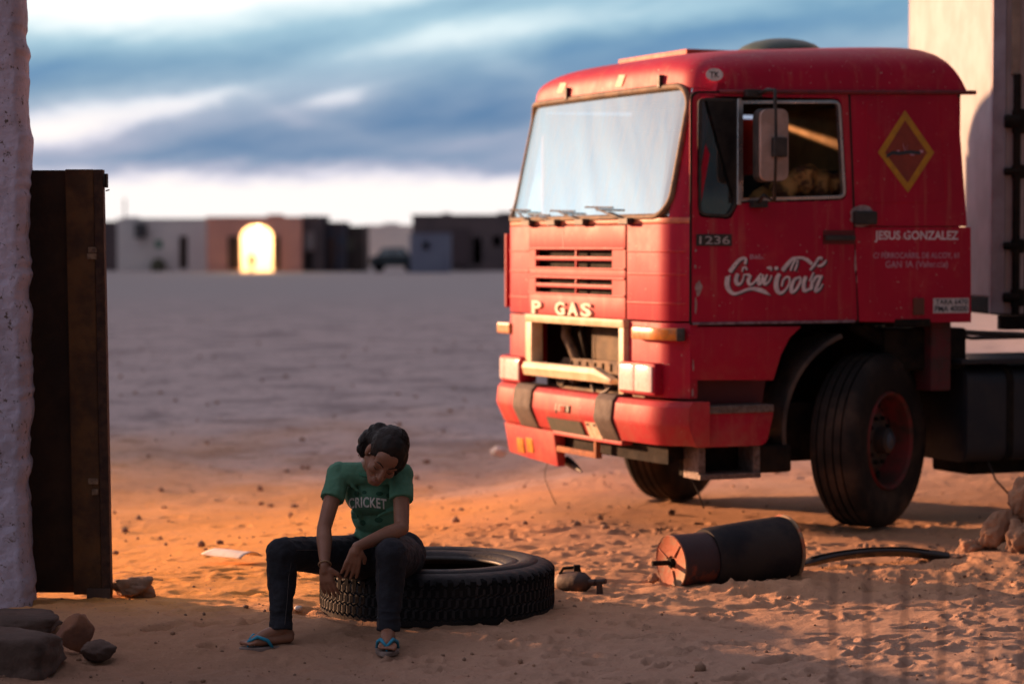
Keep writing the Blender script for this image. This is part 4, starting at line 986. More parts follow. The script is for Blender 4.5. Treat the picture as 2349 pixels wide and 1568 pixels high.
# roof
def roof():
    prof = [(1.43, .030), (1.428, .06), (1.422, .105), (1.405, .152), (1.365, .192), (1.29, .220), (1.20, .237), (1.10, .248), (.9, .265), (.7, .280), (.45, .285), (.1, .300), (-.25, .306), (-.40, .304), (-.475, .268), (-.525, .185), (-.552, .07), (-.558, .0)]
    V = []; n = 34; zg = lambda a: 2.528 + (1.3 - a) * .020
    for a, h in prof:
        for j in range(n + 1):
            y = -1.0 + 2.0 * j / n; y = math.copysign(1 - (1 - abs(y)) ** 1.6, y)
            W = 1.205 - .012
            q = (1 - abs(y) ** 5.) ** (1 / 3.2)
            b = y * W; aa = a
            z = zg(a) + h * q
            if a > .9:                                     # the brow follows the rounded front
                fa = CAB.at(CAB.b2s(max(-1.19, min(1.19, b))))[0] - RK(ZT - .065) + .004
                aa = .9 + (a - .9) / (1.43 - .9) * (fa - .9)
                zt_ = 2.533 + h + (1.30 - a) * .02 * (a < 1.25); zb_ = min(2.533, zt_)
                z = zb_ + (zt_ - zb_) * q
                b *= 1 - .022 * ((a - .9) / .53) ** 2
            V.append((aa, b * (1 - .03 * h / .3 * 0), z))
    k = len(prof); Fc = [(i * (n + 1) + j, i * (n + 1) + j + 1, (i + 1) * (n + 1) + j + 1, (i + 1) * (n + 1) + j) for i in range(k - 1) for j in range(n)]
    me = bpy.data.meshes.new('roof'); me.from_pydata(V, [], Fc); me.update()
    o = link('roof', me, RED, TRUCK, True)
    ss = o.modifiers.new('smooth', 'SUBSURF'); ss.levels = ss.render_levels = 1
    # gutter along the side
    p = [(1.12, SB + .002, 2.526), (.9, SB + .004, 2.530), (.2, SB + .004, 2.546), (-.45, SB + .004, 2.562), (-.60, SB + .006, 2.566)]
    MB().tube(p, .013, 8).build('gutter', mat('gutter_red', (.20, .012, .02), (.1, .01, .015), .5, nscale=12), o, True)
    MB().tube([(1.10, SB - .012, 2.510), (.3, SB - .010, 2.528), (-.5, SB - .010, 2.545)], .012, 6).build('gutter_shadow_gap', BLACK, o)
    strip = mat('roof_tape', (.72, .50, .34), (.6, .4, .28), .6, nscale=20)
    for x0, y0, x1, y1 in ((1284, 213, 1292, 190), (1418, 199, 1427, 172)):
        rb = BVHTree.FromPolygons([Vector(v) for v in V], Fc); W_ = []
        for q in np.linspace(0, 1, 7):
            for dx in (-7, 7):
                d = lray(x0 + (x1 - x0) * q + dx, y0 + (y1 - y0) * q).normalized(); h_ = rb.ray_cast(EYE, d)
                if h_[0]: W_.append(h_[0] - d * .012)
        if len(W_) != 14: print('TAPE', len(W_), x0)
        if len(W_) == 14: mesh('roof_tape', W_, [(2 * i, 2 * i + 1, 2 * i + 3, 2 * i + 2) for i in range(6)], strip, o)
    hb = bevel(MB().box(.12, .86, -.60, .32, 2.785, 2.842).build('roof_board', mat('faded_board', (.56, .10, .06), (.44, .06, .04), .6, nscale=4), o), .008)
    V, Fc = [], []
    dome = MB(); dome.ell((.18, .25, 2.83), (.26, .30, .10), n=24, k=10); dome.build('roof_vent', mat('vent_green', (.03, .06, .05), (.05, .08, .065), .5), o, True)
roof()
# mirror on its bar
def mirror():
    b = SB + .24; P_ = lambda x, y, bb=b: Vector((S(x, y, bb)[0], bb, S(x, y, bb)[1]))
    top = P_(1778, 212); bot = P_(1776, 462)
    arm = MB().tube([Vector((S(1735, 213)[0], SB + .01, 2.515)), P_(1760, 206, SB + .18), top + Vector((0, 0, .012)), top - Vector((0, 0, .03)), P_(1779, 330), bot, P_(1752, 448, SB + .16), Vector((S(1735, 466)[0], SB + .01, 1.90))], .011, 8).build('mirror_arm', BLACK, TRUCK, True)
    for x, y in ((1722, 215), (1735, 468)): a, z = S(x, y); bevel(MB().box(a - .05, a + .05, SB + .004, SB + .05, z - .022, z + .022).build('arm_bracket', BLACK, arm), .006)
    V = []; lo = rounded(Sl((1745, 250), (1808, 250), (1808, 414), (1745, 416), b=b), .05)
    m = plate('mirror_back', [lo], mat('mirror_shell', (.42, .31, .28), (.32, .23, .2), .5, nscale=10), arm, b=b + .005, th=.05, bev=.015)
    ring('mirror_rim', inset(lo, -.006), inset(lo, .014), BLACK, arm, b - .02, .06)
    a, z = S(1780, 338, b); bevel(MB().box(a - .05, a + .035, b + .004, b + .045, z - .055, z + .055).build('mirror_clamp', BLACK, arm), .008)
mirror()
# wheels
def wheel_mesh(R, w, n=72):
    h = w / 2
    prof = [(.285, -h + .03), (.30, -h + .012), (.40, -h), (.47, -h + .006), (R - .025, -h + .022), (R - .006, -h + .04)]
    for c in (-.078, -.027, .027, .078): prof += [(R + .0, c - .0075), (R - .016, c - .0055), (R - .016, c + .0055), (R + .0, c + .0075)]
    prof += [(R - .006, h - .04), (R - .025, h - .022), (.47, h - .006), (.40, h), (.30, h - .012), (.285, h - .03)]
    return prof
def road_wheel(b, steer):
    sg = 1 if b > 0 else -1
    M0 = Matrix.Rotation(rad(-90), 3, 'X')          # lathe axis z -> y
    w = MB().lathe(wheel_mesh(.515, .30), 80, M0, closed=False).build('wheel', RUBD, TRUCK)
    autosmooth(w, 40); w.location = (0, b, .515 if b > 0 else .498); w.rotation_euler = (0, 0, steer)
    rm = mat('wheel_red', (.22, .022, .022), (.07, .03, .022), .7, nscale=7, bump=.2)
    h = .15 * sg
    M1 = M0 if sg > 0 else Matrix.Rotation(rad(90), 3, 'X')
    r = MB().lathe([(.295, .13), (.285, .15), (.268, .135), (.262, .02), (.245, -.01), (.20, .02), (.175, .05), (.155, .055)], 48, M1, closed=False).build('rim', rm, w); autosmooth(r, 40)
    for j in range(8):
        t = 2 * math.pi * (j + .5) / 8; bx = MB(); q = M1 @ Vector((.228 * math.cos(t), .228 * math.sin(t), .012)); 
        e = M1 @ Vector((0, 0, 1)); bx.tube([q - e * .02, q + e * .006], .026, 12); bx.build('hand_hole', IRON, r)
    hubm = mat('hub_grease', (.085, .05, .035), (.04, .035, .035), .6, metal=.3, nscale=9)
    hb = MB().lathe([(.0, .145), (.055, .143), (.075, .13), (.082, .07), (.115, .062), (.155, .056), (.155, .0), (.0, .0)], 36, M1, closed=False).build('hub', hubm, w); autosmooth(hb, 40)
    MB().lathe([(.0, .152), (.045, .150), (.058, .138), (.058, .12)], 24, M1, closed=False).build('hub_cap', mat('hub_blue', (.10, .13, .19), (.06, .07, .09), .4, metal=.4), hb, True)
    for j in range(10):
        t = 2 * math.pi * j / 10; q = M1 @ Vector((.135 * math.cos(t), .135 * math.sin(t), .05)); e = M1 @ Vector((0, 0, 1))
        MB().tube([q, q + e * .03], .013, 6).build('wheel_nut', IRON, hb)
    return w
road_wheel(1.01, rad(31)); far_w = road_wheel(-1.08, rad(33)); far_w.location.x = .20; far_w.location.z = .485
# chassis, axle, engine underside, tank
for b in (.42, -.42): bevel(MB().box(-3.6, 1.22, b - .04, b + .04, .70, .93).build('chassis_rail', IRON, TRUCK), .008)
MB().tube([(0, -.95, .50), (.02, -.6, .44), (.02, .6, .44), (0, .95, .50)], .06, 12).build('front_axle', IRON, TRUCK, True)
bevel(MB().box(-.55, 1.05, -.40, .40, .42, 1.20).build('engine', IRON, TRUCK), .05)
bevel(MB().box(-.40, .30, -.36, .36, .34, .45).build('oil_sump', IRON, TRUCK), .04)
bevel(MB().box(.32, .62, .55, .98, .40, .75).build('air_tank_bracket', IRON, TRUCK), .03)
bevel(MB().box(.62, .86, .90, 1.17, .36, .52).build('step_box', IRON, TRUCK), .02)
bevel(MB().box(-.66, -.08, -1.05, 1.05, .92, 1.17).build('rear_cab_mount', IRON, TRUCK), .02)
for a in (-.42, -.50): MB().tube([(a + .55, 1.0, 1.20), (a + .1, 1.0, .97), (a - .02, .98, .90)], .03, 8).build('cab_stay', IRON, TRUCK)
bevel(MB().box(-.50, -.36, .92, 1.12, .80, 1.21).build('cab_post', mat('dark_red_post', (.10, .012, .018), (.05, .02, .02), .7, nscale=8), TRUCK), .01)
(a, z) = S(2090, 738); bevel(MB().box(a - .13, a + .12, SB - .10, SB + .015, z - .03, z + .018).build('cab_mount', IRON, TRUCK), .01)
tank = MB(); lo = rounded([(-.98, .0), (-.98, .62), (.0, .62), (.0, .0)], .09)
def extr(name, lp, y0, y1, m, parent, f):
    k = len(lp); V = [f(p, y0) for p in lp] + [f(p, y1) for p in lp]; Fc = [(i, (i + 1) % k, k + (i + 1) % k, k + i) for i in range(k)] + [tuple(reversed(range(k))), tuple(range(k, 2 * k))]
    o = mesh(name, V, Fc, m, parent); return autosmooth(bevel(o, .01), 40)
BLUEBLK = mat('blue_black_steel', (.018, .022, .032), (.03, .03, .036), .5, metal=.3, nscale=6, bump=.1)
tk = extr('fuel_tank', [(x, z) for x, z in rounded([(.50, .36), (1.12, .36), (1.12, .93), (.50, .93)], .10)], -2.2, -.62, BLUEBLK, TRUCK, lambda p, y: (y, p[0], p[1]))
for x in (-.95, -1.7): extr('tank_strap', rounded([(.49, .35), (1.13, .35), (1.13, .94), (.49, .94)], .10), x, x + .05, IRON, tk, lambda p, y: (y, p[0], p[1]))
bevel(MB().box(-2.4, -.55, .46, 1.16, .955, .985).build('deck_plate', BLUEBLK, TRUCK), .006)
bevel(MB().box(-2.1, -.75, .55, .95, .27, .37).build('battery_box', IRON, TRUCK), .02)
cb = MB().tube([Vector((-.40, 1.0, 1.16)), Vector((-.75, 1.02, 1.135)), Vector((-1.2, 1.0, 1.115)), Vector((-1.9, .9, 1.12)), Vector((-2.5, .8, 1.15))], .016, 8).build('air_line', BLACK, TRUCK, True)
MB().tube([(-.5, .9, 1.15), (-.8, .9, 1.10), (-1.3, .85, 1.10), (-2.2, .7, 1.14)], .012, 8).build('air_line', BLACK, TRUCK, True)
MB().tube([(-.82, 1.05, .36), (-.86, 1.07, .25), (-.95, 1.08, .16), (-1.02, 1.10, .08)], .006, 6).build('hanging_wire', BLACK, TRUCK, True)
a, b = LP.at(LP.hit(1244, 1060)[0], -.05)
MB().tube([(a, b, .34), (a + .01, b - .05, .26), (a, b - .07, .20), (a - .02, b - .03, .12), (a - .03, b + .03, .05)], .0035, 6).build('hanging_wire', BLACK, TRUCK, True)
MB().tube([(1.0, .55, .50), (1.02, .62, .36), (.98, .70, .22), (.95, .72, .12)], .005, 6).build('hanging_wire', BLACK, TRUCK, True)
# blanket bundle lying behind the driver's window
def blanket():
    mb = MB(); r3 = random.Random(4)
    c0 = Vector((S(1850, 440, .75)[0], .75, S(1850, 440, .75)[1]))
    for k in range(16):
        t = k / 15; x = .33 - .62 * t; mb.ell((c0.x + x, .80 + r3.uniform(-.08, .12), c0.z - .05 + .10 * math.sin(t * 3.0) + r3.uniform(-.03, .04)), (.075, .09, .07 + .03 * r3.random()))
    me = remesh(mb, .014, 2, .045, .055)
    bl = mat('tan_blanket', (.68, .34, .11), (.14, .06, .03), .85, nscale=9, bump=.3, lo=.42, hi=.58)
    o = link('blanket', me, bl, None, True); o.location = TO; o.rotation_euler = TRUCK.rotation_euler
    tag(o, 'crumpled brown and orange blanket heaped inside the cab below the side window', 'blanket')
blanket()

# ------------------------------------------------------------------ trailer behind the cab
def trailer():
    near, farp = Vector((2.985, 15.05, 0)), Vector((2.865, 17.50, 0)); d = (near - farp).normalized(); back = Vector((-d.y, d.x, 0))
    if back.x < 0: back = -back
    root = empty('semi_trailer', near, 'tall off-white box trailer behind the red cab at the right edge', 'trailer', math.atan2(back.y, back.x))
    # local: x rearwards, y = away from the viewer
    z0, z1, L, W = 1.24, 3.95, 8.0, 2.45
    cream = mat('cream_panel', (.41, .44, .47), (.33, .35, .37), .6, nscale=3, bump=.05)
    side = mat('trailer_side', (.40, .33, .34), (.32, .25, .25), .6, nscale=3)
    fr = bevel(MB().box(.0, .06, .04, W, z0 + .10, z1).build('front_wall', cream, root), .01)
    bevel(MB().box(-.008, .065, .04, W, z0, z0 + .098).build('front_sill', IRON, root), .006)
    bevel(MB().box(-.012, .075, -.03, .035, z0, z1).build('corner_post', mat('grey_post', (.33, .30, .36), (.26, .22, .26), .5, nscale=6), root), .008)
    bevel(MB().box(.078, .20, -.015, .02, z0, z1).build('side_panel', side, root), .004)
    bevel(MB().box(.26, L, -.02, .02, z0, z1).build('side_panel', side, root), .004)
    MB().box(.201, .259, .005, .03, z0, z1).build('side_recess', DARKIN, root)
    bevel(MB().box(.105, .155, -.045, -.016, 2.72, z1).build('side_rail', mat('pale_rail', (.30, .22, .17), (.2, .14, .11), .7, nscale=9), root), .004)
    bar = MB().tube([(.140, -.045, z0), (.140, -.045, 2.72)], .024, 10).build('lock_rod', IRON, root)
    for z, r in ((2.43, .07), (2.12, .04), (1.66, .04), (1.34, .05)):
        bevel(MB().tube([(.062, -.050, z), (.16, -.050, z)], r * .62, 10).build('rod_hinge', IRON, bar), .01)
        bevel(MB().box(.112, .19, -.066, -.014, z - r * 1.1, z + r * 1.1).build('rod_bracket', IRON, bar), .015)
    bevel(MB().box(.05, L, .02, W, z0 - .012, z0 - .002).build('floor', IRON, root), .002)
    bevel(MB().box(.05, L, -.03, .05, z0 - .10, z0 - .013).build('side_sill', IRON, root), .004)
    bevel(MB().box(.0, L, W + .005, W + .03, z0, z1).build('far_side_panel', side, root), .004)
    MB().box(.0, L, -.03, W + .03, z1 + .002, z1 + .04).build('roof_panel', cream, root)
    for y in (.75, 1.7): bevel(MB().box(.9, L, y - .04, y + .04, .98, z0 - .015).build('trailer_beam', IRON, root), .01)
trailer()
# ------------------------------------------------------------------ tyre lying on the sand
TYC = Vector((-.342, 11.0, 0))
def lying_tyre():
    root = empty('tyre', TYC, 'big worn black lorry tyre lying flat on the sand under the sitting girl', 'tyre')
    R = .535; z0, z1 = -.02, .238
    def warp(i, j, r, h):
        if i in ROWS: h += .005 * (1 if j % 2 else -1)
        if i in SH: r += -.010 if (j // 2) % 2 else .002
        return r, h
    out = [(.300, z1 - .045), (.315, z1 - .020), (.345, z1 - .008), (.372, z1 - .016), (.378, z1 - .008), (.41, z1 + .002), (.455, z1 - .004), (.462, z1 - .012), (.470, z1 - .010), (R - .022, z1 - .020), (R - .004, z1 - .034)]
    SH = {len(out) - 1, len(out) - 2, }
    ROWS = set()
    for c in (.178, .130, .082, .034):
        k = len(out); out += [(R, c + .006), (R - .009, c + .003), (R - .009, c - .003), (R, c - .006)]; ROWS |= {k, k + 1, k + 2, k + 3}
    out += [(R - .01, z0 + .02), (.40, z0 - .005), (.30, z0 + .03), (.300, z0 + .05), (.33, z0 + .06), (.47, z0 + .07), (.49, (z0 + z1) / 2), (.47, z1 - .08), (.33, z1 - .07)]
    t = autosmooth(MB().lathe(out, 180, None, True, warp).build('tyre_casing', mat('worn_tyre', (.015, .014, .017), (.055, .046, .046), .66, spec=.3, nscale=4, bump=.25, bscale=45, lo=.42, hi=.78), root), 42)
    MB().lathe([(.298, z1 - .046), (.306, z1 - .030), (.312, z1 - .036), (.304, z1 - .052)], 90).build('bead', BLACK, t, True)
    mb = MB()                                            # shoulder lugs standing proud round the edge
    for j in range(66):
        a = 2 * math.pi * j / 66; c, s_ = math.cos(a), math.sin(a); V = []
        for rr in (R - .016, R + .0025):
            for da in (-.026, .020):
                for h in (z1 - .075, z1 - .030 - (.012 if rr > R else 0)): V.append((rr * math.cos(a + da), rr * math.sin(a + da), h))
        mb.add(V, [(0, 1, 3, 2), (4, 6, 7, 5), (0, 4, 5, 1), (2, 3, 7, 6), (0, 2, 6, 4), (1, 5, 7, 3)])
    tag(mb.build('shoulder_lugs', RUBBER, root), kind='stuff')
    mb = MB()                                            # small sipes between the grooves
    for row, c in enumerate((.154, .106, .058)):
        for j in range(96):
            a = 2 * math.pi * (j + .5 * (row % 2)) / 96; V = []
            for rr in (R - .004, R + .0018):
                for da, dz in ((-.020, -.004), (.018, .004)):
                    for h in (-.016, .016): V.append((rr * math.cos(a + da), rr * math.sin(a + da), c + h + dz))
            mb.add(V, [(0, 1, 3, 2), (4, 6, 7, 5), (0, 4, 5, 1), (2, 3, 7, 6), (0, 2, 6, 4), (1, 5, 7, 3)])
    tag(mb.build('tread_blocks', RUBBER, root), kind='stuff')
lying_tyre()

# ------------------------------------------------------------------ air spring, brake chamber, strip, litter
def lie(p0, p1):
    """matrix that lays a lathe (axis z) from p0 to p1"""
    d = (p1 - p0); q = d.to_track_quat('Z', 'Y').to_matrix().to_4x4(); return Matrix.Translation(p0) @ q
def air_spring():
    c0 = at(1540, 1290, 11.86); c1 = at(1800, 1258, 12.20)
    root = empty('air_spring', Vector((c0.x, c0.y, 0)), 'dented orange and black lorry air spring lying on its side on the sand', 'air spring')
    L = (c1 - c0).length; M = lie(c0 - root.location, c1 - root.location)
    R0 = .136; R1 = .168
    org = mat('chipped_orange', (.42, .12, .055), (.30, .20, .12), .75, nscale=9, bump=.2, lo=.45, hi=.6)
    drk = mat('chipped_maroon', (.045, .022, .026), (.20, .045, .025), .65, nscale=8, bump=.2, lo=.56, hi=.66)
    blk = mat('bellows_rubber', (.010, .010, .015), (.040, .030, .027), .7, spec=.25, nscale=4, bump=.15, bscale=30)
    mk = lambda nm, prof, m, closed=False, n=56, par=None: autosmooth(MB().lathe(prof, n, M, closed).build(nm, m, par or root), 40)
    pl = mk('end_plate', [(.0, .012), (.03, .010), (.034, .003), (R0 - .010, .0), (R0 - .004, -.004), (R0, .003)], org)
    for t in (.5, 2.3, 4.4):
        d = Vector((math.cos(t), math.sin(t), 0)); q = M @ (d * .04 + Vector((0, 0, -.001))); e = M @ (d * (R0 - .015) + Vector((0, 0, -.001)))
        MB().tube([q, e], .0045, 6).build('plate_rib', org, pl)
    mk('piston', [(R0 + .001, .001), (R0, .05), (R0 - .003, .13), (R0 - .002, .20), (R0 - .012, .205)], drk)
    mk('bellows', [(R0 - .01, .204), (R0 + .010, .202), (R0 + .016, .22), (R0 + .020, .30), (R1 - .004, L * .72), (R1, L - .03), (R1 - .004, L - .012), (R1 - .02, L - .010)], blk)
    mk('top_plate', [(R1 - .03, L - .009), (R1 + .004, L - .009), (R1 + .008, L - .002), (R1 + .004, L + .006), (.0, L + .006)], org)
    hubp = M @ Vector((0, 0, .01)); tip = hubp + Vector((-.105, -.03, .0))
    MB().tube([hubp, tip], .0125, 10).build('stud', IRON, pl)
    mk('stud_nut', [(.0, -.012), (.022, -.012), (.026, -.004), (.026, .01)], IRON, par=pl, n=6)
air_spring()
def brake_chamber():
    p0 = at(1284, 1336, 11.62); p1 = at(1356, 1335, 11.50); root = empty('brake_chamber', Vector((p0.x, p0.y, 0)), 'small rusty brown metal canister with a clamp on top, lying right of the tyre', 'canister')
    L = (p1 - p0).length; M = lie(p0 - root.location, p1 - root.location); pale = mat('pale_dusty_paint', (.40, .27, .17), (.2, .12, .08), .8, nscale=9)
    brown = mat('brown_metal', (.10, .058, .045), (.055, .035, .03), .65, metal=.25, nscale=7, bump=.2)
    autosmooth(MB().lathe([(.0, -.012), (.035, -.010), (.047, .004), (.049, .018)], 32, M, False).build('end_cap', pale, root), 40)
    b = autosmooth(MB().lathe([(.049, .018), (.052, .03), (.053, L * .62), (.049, L * .75), (.028, L * .92), (.017, L * .95), (.016, L + .03), (.0, L + .03)], 32, M, False).build('body', brown, root), 40)
    q = M @ Vector((0, 0, L + .02))
    MB().tube([q, q + Vector((.055, -.02, .01))], .013, 10).build('outlet_pipe', brown, root)
    MB().tube([q + Vector((.022, -.01, 0)), q + Vector((.026, -.012, -.055))], [.014, .017], 10).build('pipe_foot', brown, root)
    q = M @ Vector((0, 0, L * .3)); u = Vector((0, 0, 1))
    MB().tube([q + Vector((-.045, .01, .040)), q + Vector((-.028, .008, .068)), q + Vector((.05, -.01, .078)), q + Vector((.05, -.01, .05))], .008, 6).build('clamp', IRON, root)
    bevel(MB().box(q.x + .022, q.x + .054, q.y - .03, q.y + .01, q.z + .058, q.z + .088).build('clamp_block', IRON, root), .004)
    MB().tube([M @ Vector((0, 0, -.01)), M @ Vector((-.01, .0, -.07))], .015, 8).build('inlet_pipe', brown, root)
brake_chamber()
def rubber_strip():
    pts = [(1838, 1296, 12.36), (1905, 1279, 12.50), (1990, 1268, 12.62), (2080, 1267, 12.66), (2178, 1279, 12.62)]
    P = [at(*p) for p in pts]; P = [Vector(p) for p in catmull([tuple(p) for p in P], 6)]; root = empty('rubber_strip', Vector((P[0].x, P[0].y, 0)), 'curved black rubber mudguard strip lying on the sand right of the air spring', 'strip')
    V = []; k = 8
    for i, p in enumerate(P):
        d = (P[min(i + 1, len(P) - 1)] - P[max(i - 1, 0)]).normalized(); n = Vector((0, 0, 1)).cross(d).normalized(); f = min(1, (i + 2) / 5)
        for a, h in ((-.055, -.022), (-.052, .014), (-.030, .024), (.0, .030), (.03, .026), (.05, .018), (.05, .010), (.0, -.022)): V.append(p - root.location + n * a * -f + Vector((0, 0, h * f)))
    Fc = [(i * k + j, i * k + (j + 1) % k, i * k + k + (j + 1) % k, i * k + k + j) for i in range(len(P) - 1) for j in range(k)] + [tuple(reversed(range(k))), tuple((len(P) - 1) * k + j for j in range(k))]
    o = mesh('strip_body', V, Fc, mat('strip_rubber', (.020, .020, .022), (.10, .075, .06), .6, nscale=6, lo=.5, hi=.75), root); autosmooth(o, 30)
    MB().tube([p - root.location + Vector((0, -.03, .028)) for p in P[2:-3]], .005, 6).build('strip_rib', RUBBER, root)
rubber_strip()
def paper():
    p = P3(487, 1272); q = P3(577, 1285); d = q - p; L = d.length; u = d.normalized(); n = Vector((-u.y, u.x, 0))
    V = []; na, nb = 14, 18
    for i in range(na + 1):
        for j in range(nb + 1):
            s_ = i / na; t = j / nb * 2 - 1
            pos = p + u * L * s_ + n * t * .075 + Vector((0, 0, .012 + .034 * (1 - t * t) * (.55 + .45 * s_) + .003 * math.sin(s_ * 5 + t * 3)))
            V.append(pos)
    Fc = [(i * (nb + 1) + j, i * (nb + 1) + j + 1, (i + 1) * (nb + 1) + j + 1, (i + 1) * (nb + 1) + j) for i in range(na) for j in range(nb)]
    o = mesh('paper_sheet', V, Fc, mat('white_paper', (.78, .74, .70), (.66, .6, .55), .8, nscale=12), None, True)
    m = o.modifiers.new('thick', 'SOLIDIFY'); m.thickness = .003
    tag(o, 'curled white sheet of card lying on the orange sand left of the girl', 'paper')
paper()
rock('pebble', P3(684, 1406) + Vector((0, .01, .022)), (.019, .016, .014), .3, "small white pebble on the sand between the girl's feet and tyre", 'pebble', m=mat('white_pebble', (.72, .66, .62), None, .6), seed=15, sub=3, rough=.05)
rock('litter', P3(1145, 1045) + Vector((0, 0, .03)), (.07, .05, .04), .3, 'crumpled scrap of white litter far behind the girl, left of the bumper', 'litter', m=mat('white_paper', None), seed=16, rough=.4)
# rubble at the right edge
for x, y, z, r, rz, tl, lab, sd in ((2.57, 12.72, .17, (.13, .06, .085), .3, (.1, -.75), 'long sandy brown clod leaning at the right edge, upper left of the rubble heap', 22), (2.66, 12.62, .11, (.10, .075, .12), 1.0, (.2, .35), 'broad brown clod at the foot of the rubble heap, right edge', 23),
        (2.70, 12.75, .32, (.075, .07, .12), .4, (.1, .2), 'tallest earth lump at the top of the rubble heap, right edge', 24), (2.43, 12.74, .055, (.075, .065, .065), .5, (0, 0), 'rounded brown clod left of the rubble heap', 25), (2.52, 12.80, .065, (.06, .06, .065), .9, (0, 0), 'dark lump tucked between the rounded clod and the heap', 26), (2.33, 12.60, .02, (.06, .05, .035), .2, (0, 0), 'low flat clod at the left end of the rubble, beyond the strip', 27), (2.62, 12.35, .02, (.05, .04, .035), .2, (0, 0), 'small dark clod in front of the rubble heap', 28)):
    rock('clod', (x, y, z), r, rz, lab, 'clod', m=EARTH, seed=sd, rough=.30, tilt=tl, boxy=.3)
rock('stone', P3(1500, 1338) + Vector((0, .03, .02)), (.03, .03, .028), .3, 'small sandy stone at the left foot of the air spring', seed=41, m=EARTH)
def wire_fence():
    root = empty('wire_fence', (1.0, 5.0, 0), 'thin blurred upright wires of a fence standing close to the viewer on the right', 'fence')
    w = mat('fence_wire', (.14, .10, .085), None, .6, metal=.3)
    xs = [2081, 2166, 2260, 2353, 2456, 2554]
    for x in xs: X = A(x, 1400, 5.).x - 1.0; MB().tube([(X, 0, -.02), (X + .002, 0, 1.0)], .0042, 6).build('wire', w, root)
    for z in (.03, .62): MB().tube([(A(2040, 1400, 5.).x - 1.0, .004, z), (A(2554, 1400, 5.).x - .6, .004, z)], .0012, 6).build('cross_wire', w, root)
wire_fence()

# ------------------------------------------------------------------ houses across the plain
def far_house(name, label, x0, x1, ytop, ybase, Y, depth, wall, cat='house', holes=(), roof=None):
    p0 = at(x0, ybase, Y); p1 = at(x1, ybase, Y); zt = at(x0, ytop, Y).z; zb = -.3
    root = empty(name, (p0.x, Y, 0), label, cat)
    w = p1.x - p0.x
    def loc(x, y): q = at(x, y, Y); return (q.x - p0.x, q.z)
    V, Fc = fill2d([[(0, zb), (w, zb), (w, zt), (0, zt)]] + [[loc(*q) for q in h] for h in holes], .12)
    mesh('front_wall', [(x, z, y) for x, y, z in V], Fc, wall, root)
    MB().box(0, .22, .125, depth, zb, zt).build('side_wall', wall, root); MB().box(w - .22, w, .125, depth, zb, zt).build('side_wall', wall, root)
    MB().box(.23, w - .23, depth - .22, depth, zb, zt).build('back_wall', wall, root)
    MB().box(-.05, w + .05, .0 - .16, depth + .05, zt + .003, zt + .14).build('roof', roof or wall, root)
    r5 = random.Random(int(x0))
    for k in range(int(w / 2.5)):                        # broken parapet blocks along the roof edge
        if r5.random() < .5: a = r5.uniform(0, w - 1.2); q = a + r5.uniform(.5, 1.4); MB().box(a, q, .02 + .01 * k, .28, zt + .145, zt + .15 + r5.uniform(.05, .22)).build('parapet_block', wall, root)
    if w > 9: a = r5.uniform(.1 * w, .9 * w); MB().tube([(a, depth * .3, zt + .1), (a, depth * .3, zt + 1.3)], .025, 5).build('aerial', IRON, root)
    return root, loc, w, zt
Wht = mat('lime_plaster', (.92, .90, .87), (.80, .79, .79), .9, nscale=.4); Pnk = mat('pink_plaster', (.82, .43, .35), (.70, .36, .31), .9, nscale=.4)
DkB = mat('dark_brick', (.16, .125, .13), (.11, .09, .10), .9, nscale=.5); BluW = mat('blue_plaster', (.22, .26, .35), (.18, .20, .29), .9, nscale=.4)
Dk = mat('dark_opening', (.03, .024, .02), None, .9)
def R4(x0, y0, x1, y1): return [(x0, y1), (x1, y1), (x1, y0), (x0, y0)]
